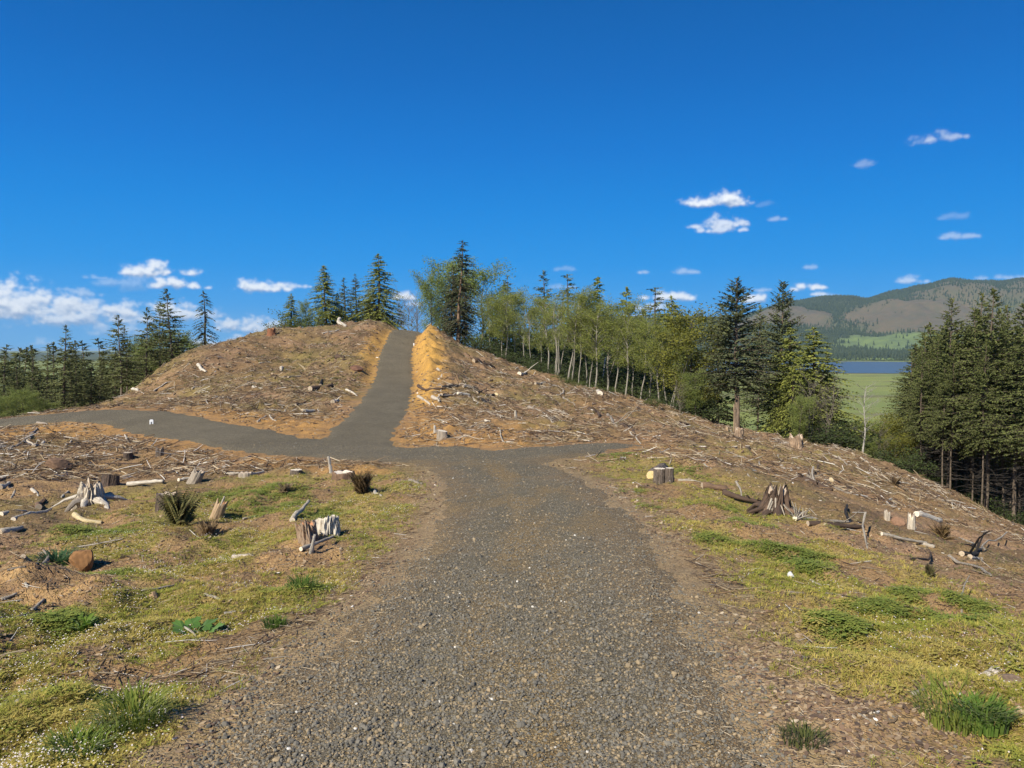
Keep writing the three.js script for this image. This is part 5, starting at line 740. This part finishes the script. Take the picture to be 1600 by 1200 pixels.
{ // small white marker beside the left road
  const p = G(237, 664), k = -p[2] / F, t = thing('road_marker', p, 'small white marker post beside the left road', 'marker'); t.rotation.y = 0.3;
  const w = std({ color: new THREE.Color(0.85, 0.85, 0.83), roughness: 0.5 }), s = new THREE.Shape(); s.moveTo(-2.6 * k, -2 * k); s.lineTo(-2.6 * k, 7 * k); s.quadraticCurveTo(-2.4 * k, 8.4 * k, -1 * k, 8.4 * k); s.lineTo(1 * k, 8.4 * k); s.quadraticCurveTo(2.4 * k, 8.4 * k, 2.6 * k, 7 * k); s.lineTo(2.6 * k, -2 * k); s.closePath();
  const h = new THREE.Path(); h.moveTo(-1.1 * k, 0.2 * k); h.lineTo(1.1 * k, 0.2 * k); h.lineTo(1.1 * k, 5 * k); h.lineTo(-1.1 * k, 5 * k); h.closePath(); s.holes.push(h);
  mesh('body', new THREE.ExtrudeGeometry(s, { depth: 0.05, bevelEnabled: true, bevelSize: 0.004, bevelThickness: 0.004, bevelSegments: 1 }), w, t);
  mesh('back_plate', new THREE.BoxGeometry(4.4 * k, 7 * k, 0.01).translate(0, 3.2 * k, -0.012), std({ color: new THREE.Color(0.45, 0.46, 0.47) }), t);
}
// ---------- single plants of the foreground ----------
function blades(seed, n, rad, h, w, tones, out = 0.6) { const R = RNG(seed), g = new Geo(); for (let i = 0; i < n; i++) { const a = R() * 6.28, r = rad * Math.sqrt(R()) * 0.6, x = Math.cos(a) * r, z = Math.sin(a) * r, q = a + (R() - 0.5) * 1.4, l = h * (0.28 + 0.85 * R() * (1 - 0.45 * r / rad)), o = out * (0.15 + 1.1 * R()) * l, ww = w * (0.6 + R() * 0.7), sx = -Math.sin(q) * ww, sz = Math.cos(q) * ww; g.col = mix3(tones[0], tones[1], R()); const P = (f) => [x + Math.cos(q) * o * f * f, l * (f - 0.28 * out * f * f * f), z + Math.sin(q) * o * f * f], b = P(0), m = P(0.5), e = P(0.8), t = P(1), v = g.n; g.v(b[0] - sx, b[1] - 0.03, b[2] - sz); g.v(b[0] + sx, b[1] - 0.03, b[2] + sz); g.v(m[0] - sx, m[1], m[2] - sz); g.v(m[0] + sx, m[1], m[2] + sz); g.v(e[0] - sx * 0.6, e[1], e[2] - sz * 0.6); g.v(e[0] + sx * 0.6, e[1], e[2] + sz * 0.6); g.v(...t); g.t(v, v + 1, v + 3); g.t(v, v + 3, v + 2); g.t(v + 2, v + 3, v + 5); g.t(v + 2, v + 5, v + 4); g.t(v + 4, v + 5, v + 6); } return g.build(); }
function plant(name, px, py, g, label, cat, m = mLeaf) { const p = G(px, py), o = mesh(name, g, m); o.position.set(...p); return tag(o, label, cat); }
const kk = (px, py) => -G(px, py)[2] / F;
plant('grass_clump', 205, 1128, blades(1, 420, 78 * kk(205, 1128), 62 * kk(205, 1128), 0.004, [[0.14, 0.2, 0.03], [0.34, 0.37, 0.07]], 1.0), 'bright long-bladed grass clump at the lower left verge', 'grass');
plant('grass_clump', 120, 1178, blades(2, 360, 70 * kk(120, 1178), 46 * kk(120, 1178), 0.004, [[0.11, 0.19, 0.03], [0.27, 0.33, 0.06]], 0.9), 'darker grass clump at the bottom left corner', 'grass');
plant('grass_clump', 1490, 1118, blades(3, 400, 92 * kk(1490, 1118), 62 * kk(1490, 1118), 0.0036, [[0.14, 0.2, 0.03], [0.34, 0.38, 0.07]], 0.95), 'large bright green grass clump at the lower right', 'grass');
plant('grass_clump', 1535, 1128, blades(4, 300, 60 * kk(1535, 1128), 46 * kk(1535, 1128), 0.007, [[0.10, 0.2, 0.025], [0.2, 0.3, 0.05]], 0.7), 'broad-bladed green clump right of the large grass clump', 'grass');
plant('grass_clump', 1255, 1158, blades(5, 220, 56 * kk(1255, 1158), 30 * kk(1255, 1158), 0.003, [[0.08, 0.11, 0.03], [0.17, 0.17, 0.05]], 0.9), 'small dull grass clump at the right edge of the road', 'grass');
plant('grass_clump', 470, 985 - 66, blades(6, 260, 40 * kk(470, 919), 26 * kk(470, 919), 0.004, [[0.07, 0.14, 0.02], [0.17, 0.24, 0.04]], 0.7), 'vivid green grass tuft on the left verge', 'grass');
plant('grass_clump', 430, 980, blades(7, 160, 30 * kk(430, 980), 22 * kk(430, 980), 0.004, [[0.07, 0.14, 0.02], [0.17, 0.24, 0.04]], 0.7), 'small green grass tuft where the left verge meets the road', 'grass');
plant('thistle', 88, 884, blades(8, 260, 34 * kk(88, 884), 34 * kk(88, 884), 0.009, [[0.04, 0.10, 0.04], [0.09, 0.17, 0.07]], 0.9), 'dark blue-green spiky thistle beside the rust-brown rock', 'plant');
plant('foxglove', 130, 982, blades(9, 60, 26 * kk(130, 982), 24 * kk(130, 982), 0.02, [[0.10, 0.2, 0.02], [0.2, 0.3, 0.04]], 0.9), 'bright green leafy rosette among the flowers at left', 'plant');
{ // large lobed leaves
  const p = G(305, 990), k = -p[2] / F, t = thing('broadleaf_plant', p, 'plant with large lobed dark green leaves left of the road', 'plant'), R = RNG(81);
  for (const [x, y, z, s, a] of [[-20, 10, 0, 21, 2.6], [-8, 14, -8, 18, 1.2], [14, 12, -6, 22, 0.5], [30, 10, 2, 20, -0.2], [6, 8, 10, 15, -1.4], [-14, 8, 12, 15, 3.6]]) {
    const g = new Geo(); g.col = mix3([0.09, 0.2, 0.04], [0.15, 0.3, 0.06], R()); const c = g.v(0, 0, 0), n = 25, idx = [];
    for (let i = 0; i <= n; i++) { const u = -2.7 + 5.4 * i / n, lobe = 0.62 + 0.38 * Math.abs(Math.cos(u * 1.9)) + 0.1 * ((i % 2) ? 1 : -1), r = s * k * lobe * (1 - 0.12 * Math.abs(u)); idx.push(g.v(Math.cos(u) * r, 0.22 * r * Math.sin(u * 3.8) * 0.4 - 0.15 * r * r / (s * k), Math.sin(u) * r)); }
    for (let i = 0; i < n; i++) g.t(c, idx[i + 1], idx[i]); const m = mesh('leaf', g.build(), mLeaf, t); m.position.set(x * k, y * k, z * k); m.rotation.set(0.35 * R(), a, 0.5, 'YXZ');
    const q = new Geo(); q.col = [0.14, 0.2, 0.06]; q.tube([[0, -0.02, 0], [x * k * 0.5, y * k * 0.8, z * k * 0.5], [x * k, y * k, z * k]], [0.006, 0.005, 0.004], 5); mesh('stalk', q.build(true), mFoliage, t);
  }
}
function fern(px, py, wpx, hpx, n, tones, label, seed) { const p = G(px, py), k = -p[2] / F, R = RNG(seed), t = thing('fern', p, label, 'fern'), C = new Geo(), S = new Geo(); S.col = [0.22, 0.13, 0.075];
  for (let i = 0; i < n; i++) { const a = R() * 6.28, low = R() < 0.3, L = (low ? 0.8 : 1) * hpx * k * (0.7 + R() * 0.5), o = wpx / 2 * k * (0.35 + 0.75 * R()), P = (f) => [Math.cos(a) * o * f, L * (low ? 0.35 : 1) * (f - 0.32 * f * f), Math.sin(a) * o * f]; S.tube([P(0), P(0.5), P(1)], [0.009, 0.006, 0.002], 3, { cap: [false, false] }); for (let j = 2; j < 16; j++) { const f = j / 16, b = P(f), l = 0.17 * L * Math.sin(Math.PI * Math.min(1, f * 0.9 + 0.15)) + 0.02; for (const s of [-1, 1]) { C.col = mix3(tones[0], tones[1], R()); const q = a + s * 1.2; kite(C, b[0], b[1], b[2], Math.cos(q) * 0.9, -0.25, Math.sin(q) * 0.9, l, l * 0.16, R, R() * 0.8); } } }
  mesh('fronds', C.build(), mLeaf, t); mesh('stems', S.build(true), mBark, t); return t; }
fern(280, 822, 86, 78, 60, [[0.13, 0.14, 0.04], [0.27, 0.23, 0.08]], 'large spiky half-dry fern in the left hollow', 91);
fern(325, 838, 40, 40, 30, [[0.26, 0.18, 0.09], [0.36, 0.26, 0.14]], 'dead straw-coloured fern right below the spiky fern', 92);
fern(566, 770, 46, 50, 40, [[0.12, 0.08, 0.035], [0.24, 0.16, 0.07]], 'brown dry fern beside the wide white-topped stump', 93);
fern(1472, 842, 46, 34, 40, [[0.24, 0.15, 0.06], [0.34, 0.24, 0.1]], 'rusty dry fern on the right slope below the white log', 94);
fern(1398, 758, 26, 22, 30, [[0.26, 0.17, 0.08], [0.34, 0.25, 0.13]], 'dry fern at the corner of the fir stand', 95);
fern(1452, 900, 18, 26, 16, [[0.1, 0.1, 0.03], [0.2, 0.17, 0.06]], 'upright olive fern on the right grass', 96);
fern(445, 770, 34, 24, 26, [[0.3, 0.22, 0.12], [0.42, 0.33, 0.2]], 'pale dead fern in the grass below the left road', 97);
// ---------- what nobody could count: litter, gravel, grass ----------
const SR = RNG(777);
const M4 = (x, y, z, q, sx, sy, sz) => new THREE.Matrix4().compose(V(x, y, z), q, V(sx, sy, sz));
const UPV = V(0, 1, 0), qa = new THREE.Quaternion(), qb = new THREE.Quaternion(), qc = new THREE.Quaternion();
const lay = (x, z, yaw, pitch, roll = 0) => { qa.setFromUnitVectors(UPV, nrm(x, z)); qb.setFromAxisAngle(UPV, yaw); qc.setFromEuler(new THREE.Euler(roll, 0, pitch)); return qa.clone().multiply(qb).multiply(qc); };
// points spread so that near ground is denser: d log-uniform, x across the view and a margin
const spot = (d0, d1, x0, x1) => { const d = d0 * Math.pow(d1 / d0, SR()), x = lerp(x0, x1, SR()) * d; return [x, -d]; };
const stickG = (() => { const g = new Geo(); g.tube([[-0.5, 0, 0], [-0.15, 0.012, 0.03], [0.2, -0.01, 0.02], [0.5, 0.01, -0.03]], [0.5, 0.55, 0.42, 0.2].map((v) => v * 0.05), 4); return g.build(); })();
const chipG = (() => { const g = new Geo(), R = RNG(4); const a = [], b = []; for (let i = 0; i < 5; i++) { const t = i / 5 * 6.28, r = 0.35 + R() * 0.3; a.push(g.v(Math.cos(t) * r * 1.5, 0.12, Math.sin(t) * r)); b.push(g.v(Math.cos(t) * r * 1.5, -0.12, Math.sin(t) * r)); } for (let i = 0; i < 5; i++) { const j = (i + 1) % 5; g.t(a[i], b[j], b[i]); g.t(a[i], a[j], b[j]); if (i > 1) { g.t(a[0], a[i], a[i - 1]); } } return g.build(); })();
const woodTone = () => { const t = SR(); return t < 0.40 ? mix3([0.2, 0.128, 0.065], [0.3, 0.195, 0.1], SR()) : t < 0.72 ? mix3([0.07, 0.048, 0.035], [0.16, 0.1, 0.065], SR()) : t < 0.95 ? mix3([0.36, 0.28, 0.17], [0.5, 0.41, 0.28], SR()) : mix3([0.6, 0.55, 0.47], [0.82, 0.78, 0.7], SR()); };
const onScreen = (x, z) => Math.abs(x / z) < 0.86;
{
  const sticks = [], chips = [];
  const put = (x, z, k, big) => { if (x > 3 && z > -48 && SR() < 0.5) return; const L = (0.08 + 0.92 * Math.pow(SR(), 3.2)) * k, c = big && SR() < 0.8 ? woodTone() : woodTone().map((v) => v * 0.7); sticks.push([M4(x, H(x, z) + 0.02 * k, z, lay(x, z, SR() * 6.28, (SR() - 0.4) * 0.5), L, (L * 0.35 + 0.1 * k) * (0.5 + SR()), (L * 0.35 + 0.1 * k) * (0.5 + SR())), c]); };
  for (let i = 0; i < 420000; i++) { // hill faces and banks
    const [x, z] = spot(20, 92, -0.8, 0.72), e = roadE(x, z); if (e < 0.12) continue; const cl = clayAmt(x, z), dr = dirtAmt(x, z), n = 0.5 + 0.9 * fbm(x * 0.2, z * 0.2, 3); if (SR() > clamp(n) * (1 - 0.93 * cl) * (1 - 0.85 * dr) * sstep(0.1, 1.5, e) * (1 - 0.75 * grassAmt(x, z))) continue; put(x, z, 1.05, true);
  }
  for (let i = 0; i < 80000; i++) { // near slopes
    const [x, z] = spot(5, 26, -0.8, 0.8), e = roadE(x, z); if (e < 0.3) continue; const g = grassAmt(x, z) * sstep(0.3, -0.05, bareAt(x, z)), n = 0.5 + 0.9 * fbm(x * 0.35, z * 0.35, 3); if (SR() > clamp(n) * (1 - 0.85 * g)) continue; put(x, z, 0.36);
  }
  for (let c = 0; c < 210; c++) { // tangled heaps of slash
    const [cx, cz] = spot(25, 84, -0.72, 0.7), e = roadE(cx, cz); if (e < 1.2 || clayAmt(cx, cz) > 0.3 || grassAmt(cx, cz) > 0.3) continue; const rx = 0.5 + 1.6 * SR(), rz = 0.4 + 0.9 * SR(), n = 26 + Math.floor(70 * SR()), main = SR() * 6.28, tone = SR();
    for (let i = 0; i < n; i++) { const a = SR() * 6.28, q = Math.sqrt(SR()), x = cx + Math.cos(a) * q * rx, z = cz + Math.sin(a) * q * rz; if (roadE(x, z) < 0.3) continue; const L = 0.15 + 0.85 * SR() * SR(), w = 0.2 + 0.4 * SR(), up = 0.02 + 0.16 * (1 - q) * SR(), k = SR() < 0.45 ? mix3([0.05, 0.036, 0.028], [0.13, 0.085, 0.055], SR()) : tone > 0.5 ? mix3([0.34, 0.28, 0.2], [0.58, 0.51, 0.41], SR()) : woodTone(); sticks.push([M4(x, H(x, z) + up, z, lay(x, z, main + (SR() - 0.5) * 2.4, (SR() - 0.5) * 0.5), L, w, w), k]); }
  }
  for (let i = 0; i < 42000; i++) { // small straw on the verges and shoulders
    const [x, z] = spot(3, 14, -0.85, 0.85), e = roadE(x, z); if (SR() > (e < -0.3 ? 0.02 : 0.32)) continue; const L = 0.02 + 0.10 * Math.pow(SR(), 3), y = e < 0.3 ? roadH(x, z) : H(x, z); sticks.push([M4(x, y + 0.006, z, lay(x, z, SR() * 6.28, (SR() - 0.5) * 0.3), L, L * 0.5 + 0.02, L * 0.5 + 0.02), mix3([0.3, 0.22, 0.13], [0.62, 0.52, 0.36], SR())]);
  }
  for (let i = 0; i < 120000; i++) { const [x, z] = spot(4, 90, -0.8, 0.75), e = roadE(x, z); if (e < 0.1) continue; const n = 0.45 + 0.8 * N2(x * 0.25, z * 0.25); if (SR() > clamp(n) * (1 - 0.6 * clayAmt(x, z))) continue; const s = lerp(0.025, 0.15, sstep(5, 60, -z)) * (0.4 + SR()); chips.push([M4(x, H(x, z) + s * 0.1, z, lay(x, z, SR() * 6.28, (SR() - 0.5) * 0.8, (SR() - 0.5) * 0.8), s, s, s), SR() < 0.55 ? mix3([0.06, 0.042, 0.03], [0.22, 0.14, 0.085], SR()) : SR() < 0.75 ? mix3([0.22, 0.15, 0.085], [0.4, 0.3, 0.18], SR()) : woodTone()]); }
  instanced('wood_litter', stickG, mTint, sticks, 'sticks and broken twigs littering the cleared slopes', 'wood litter');
  instanced('wood_chips', chipG, mTint, chips, 'bark and wood chips scattered over the cleared soil', 'wood chips');
}
// gravel stones
{
  const stone = (s) => { const g = new THREE.IcosahedronGeometry(1, 0), q = g.attributes.position, v = V(0, 0, 0); for (let i = 0; i < q.count; i++) { v.fromBufferAttribute(q, i); v.multiplyScalar(1 + 0.32 * N3(v.x * 1.7 + s, v.y * 1.7, v.z * 1.7)); q.setXYZ(i, v.x, v.y * 0.62, v.z * 0.8); } g.deleteAttribute('normal'); g.deleteAttribute('uv'); return g; };
  const lists = [[], [], []];
  for (let i = 0; i < 260000; i++) {
    const d = 3.0 * Math.pow(26 / 3.0, Math.pow(SR(), 1.25)), x = lerp(-0.5, 0.55, SR()) * (d + 1.5), z = -d, e = roadEdge(x, z); if (e > 0.25 && SR() > 0.10 * sstep(1.6, 0.2, e)) continue; const dusty = sstep(0.05, 0.5, fbm(x * 0.5 + 9, z * 0.22 + 3, 3)) * 0.7 + sstep(-0.7, 0.1, e + 0.5 * fbm(x * 0.35, z * 0.35, 3)) * 0.55; if (SR() < dusty * 0.85) continue;
    const s = (SR() < 0.012 ? 0.012 + 0.012 * SR() : 0.0035 + 0.0105 * Math.pow(SR(), 3)) * (1 + d * 0.02), t = SR(), c = t < 0.78 ? mix3([0.10, 0.092, 0.074], [0.19, 0.172, 0.135], SR()) : t < 0.996 ? mix3([0.2, 0.155, 0.09], [0.34, 0.26, 0.155], SR()) : mix3([0.5, 0.47, 0.4], [0.68, 0.65, 0.58], SR());
    qb.setFromEuler(new THREE.Euler((SR() - 0.5) * 0.9, SR() * 6.28, (SR() - 0.5) * 0.9)); lists[i % 3].push([M4(x, (e < 0.3 ? Math.max(roadH(x, z), H(x, z)) : H(x, z)) + s * 0.22, z, qb, s, s, s), c]);
  }
  lists.forEach((l, i) => instanced('gravel_stones', stone(i * 7 + 1), mTint, l, ['dark crushed gravel covering the road', 'mixed grey gravel stones covering the road', 'grey and tan gravel stones covering the road'][i], 'gravel'));
}
// grass, weeds, flowers
{
  const tuft = (seed, n, out, w) => blades(seed, n, 0.5, 1, w, [[0.78, 0.78, 0.78], [1, 1, 1]], out), tA = tuft(21, 15, 0.7, 0.024), tB = tuft(22, 12, 1.1, 0.03);
  const weed = (() => { const g = new Geo(), R = RNG(5); for (let i = 0; i < 26; i++) { const a = R() * 6.28, r = 0.1 + R() * 0.8, y = 0.25 + R() * 0.75; g.col = mix3([0.75, 0.75, 0.75], [1, 1, 1], R()); kite(g, Math.cos(a) * r, y, Math.sin(a) * r, Math.cos(a + R() - 0.5) * 0.9, 0.25 - R() * 0.5, Math.sin(a) * 0.9, 0.22 + R() * 0.18, 0.08, R, R() - 0.5); } return g.build(); })();
  const flower = (() => { const g = new Geo(); g.col = [0.25, 0.3, 0.1]; g.tri([-0.02, -1.2, 0], [0.02, -1.2, 0], [0, 0, 0]); for (let i = 0; i < 5; i++) { const a = i * 1.2566; g.col = [1, 1, 1]; const n = g.n; g.v(0, 0, 0); g.v(Math.cos(a - 0.5) * 0.35, 0.1, Math.sin(a - 0.5) * 0.35); g.v(Math.cos(a) * 0.5, 0.14, Math.sin(a) * 0.5); g.v(Math.cos(a + 0.5) * 0.35, 0.1, Math.sin(a + 0.5) * 0.35); g.t(n, n + 2, n + 1); g.t(n, n + 3, n + 2); } return g.build(); })();
  const green = [[350, 732, 1.6], [395, 772, 2.0], [420, 788, 1.6], [130, 838, 1.5], [120, 915, 0.9], [165, 905, 0.8], [500, 800, 0.9], [470, 925, 0.6], [100, 985, 0.5], [1005, 792, .5], [985, 770, 0.6], [1120, 800, 0.8], [1110, 840, 0.5], [1165, 822, 0.9], [1235, 862, 0.9], [1180, 845, 0.6], [1450, 925, 0.7], [1510, 945, 0.6], [1285, 885, 0.7], [1240, 700, 3], [1120, 704, 2.4], [1300, 720, 3], [960, 712, 1.5], [1080, 735, 1.5], [1310, 990, 0.4], [1380, 960, 0.5], [1480, 975, 0.6]].map(([a, b, r]) => { const p = gp0(a, b); return [p[0], p[2], r * 0.62]; });
  const greenAt = (x, z) => { let m = 0; for (const [a, b, r] of green) m = Math.max(m, sstep(1.25, 0.4, Math.hypot(x - a, z - b) / r + 0.3 * N2b(x * 2, z * 2))); return m; };
  const A = [], B = [], Wd = [], Fl = [], Dry = [];
  const dry = [[0.62, 0.49, 0.14], [0.46, 0.39, 0.095]], grn = [[0.27, 0.30, 0.045], [0.44, 0.43, 0.08]], deep = [[0.17, 0.25, 0.045], [0.30, 0.37, 0.07]];
  for (let i = 0; i < 300000; i++) {
    const [x, z] = spot(2.8, 26, -0.82, 0.82), g = grassAmt(x, z), d = -z; if (g <= 0.02) continue; const bare = bareAt(x, z), gr = greenAt(x, z); if (SR() > g * (1 - 0.95 * moundAt(x, z)) * clamp((x > 0 ? 0.54 : 0.66) - bare * 1.8 + gr * 0.7)) continue;
    const mixv = clamp(0.5 + 1.1 * fbm(x * 0.4 - 30, z * 0.4, 3)), h = (0.028 + 0.055 * SR() * SR() + gr * 0.04 * SR()) * (1 + 0.012 * d), w = h * (0.8 + SR() * 0.8), tone = mix3(mix3(dry[0], dry[1], SR()), mix3(grn[0], grn[1], SR()), mixv > SR() ? 1 : 0), c = gr > SR() ? mix3(deep[0], grn[1], SR() * 0.7) : tone;
    qb.setFromAxisAngle(UPV, SR() * 6.28); const M = M4(x, H(x, z) - 0.004, z, qb, w, h, w);
    if (SR() < 0.08 + gr * 0.4) Wd.push([M4(x, H(x, z) - 0.004, z, qb, w * 1.1, h * 0.62, w * 1.1), mix3(c, deep[1], 0.3 * SR())]); else (SR() < 0.5 ? A : B).push([M, c]);
    if (d < 16 && gr < 0.4 && SR() < 0.26 * sstep(-0.15, 0.25, fbm(x * 0.6 + 55, z * 0.6, 2)) * (x < 0 ? 1.25 : 0.28)) { const s = 0.0075 * (0.8 + SR() * 0.6) * (1 + 0.03 * d), fx = x + (SR() - 0.5) * 0.05, fz = z + (SR() - 0.5) * 0.05; qb.setFromEuler(new THREE.Euler((SR() - 0.5) * 0.8 + 0.3, SR() * 6, (SR() - 0.5) * 0.8)); Fl.push([M4(fx, H(fx, fz) + h * 0.9 + 0.006, fz, qb, s, s, s), mix3([0.85, 0.72, 0.74], [0.92, 0.9, 0.88], SR())]); }
  }
  for (let i = 0; i < 120000; i++) { // sparse grass and dead bracken on the slopes
    const [x, z] = spot(8, 90, -0.8, 0.8), e = roadE(x, z); if (e < 0.4 || grassAmt(x, z) > 0.4) continue; const gh = soft(pGreenHill, x, z, 4), n = fbm(x * 0.12 + 9, z * 0.12, 3) + gh * 0.5; if (SR() > clamp(0.3 + n) * (1 - 0.95 * clayAmt(x, z)) * (1 - 0.8 * dirtAmt(x, z))) continue; const d = -z, h = lerp(0.06, 0.27, sstep(10, 60, d)) * (0.4 + SR()), red = fbm(x * 0.1 - 50, z * 0.1, 2) > 0.15 && SR() < 0.6; qb.setFromAxisAngle(UPV, SR() * 6.28); Dry.push([M4(x, H(x, z) - 0.01, z, qb, h * 1.1, h * (red ? 0.6 : 0.9), h * 1.1), red ? mix3([0.2, 0.11, 0.065], [0.3, 0.18, 0.11], SR()) : SR() < 0.25 + gh * 0.4 ? mix3([0.12, 0.14, 0.04], [0.2, 0.2, 0.06], SR()) : mix3([0.24, 0.18, 0.085], [0.34, 0.27, 0.13], SR())]);
  }
  const mBlade = new THREE.MeshPhysicalMaterial({ color: 0xffffff, vertexColors: true, roughness: 1, transmission: 0.3, thickness: 0, specularIntensity: 0.2, side: THREE.DoubleSide });
  instanced('grass', tA, mBlade, A, 'short upright yellow-green grass on the verges', 'grass'); instanced('grass', tB, mBlade, B, 'short spreading yellow-green grass on the verges', 'grass');
  instanced('weeds', weed, mBlade, Wd, 'small leafy weeds growing through the grass', 'weeds'); instanced('wildflowers', flower, mBlade, Fl, 'tiny white and pink wildflowers dotting the grass', 'flowers'); instanced('dry_grass', tB, mBlade, Dry, 'sparse dry grass and dead bracken on the cleared slopes', 'dry grass');
}
renderer.render(scene, camera);
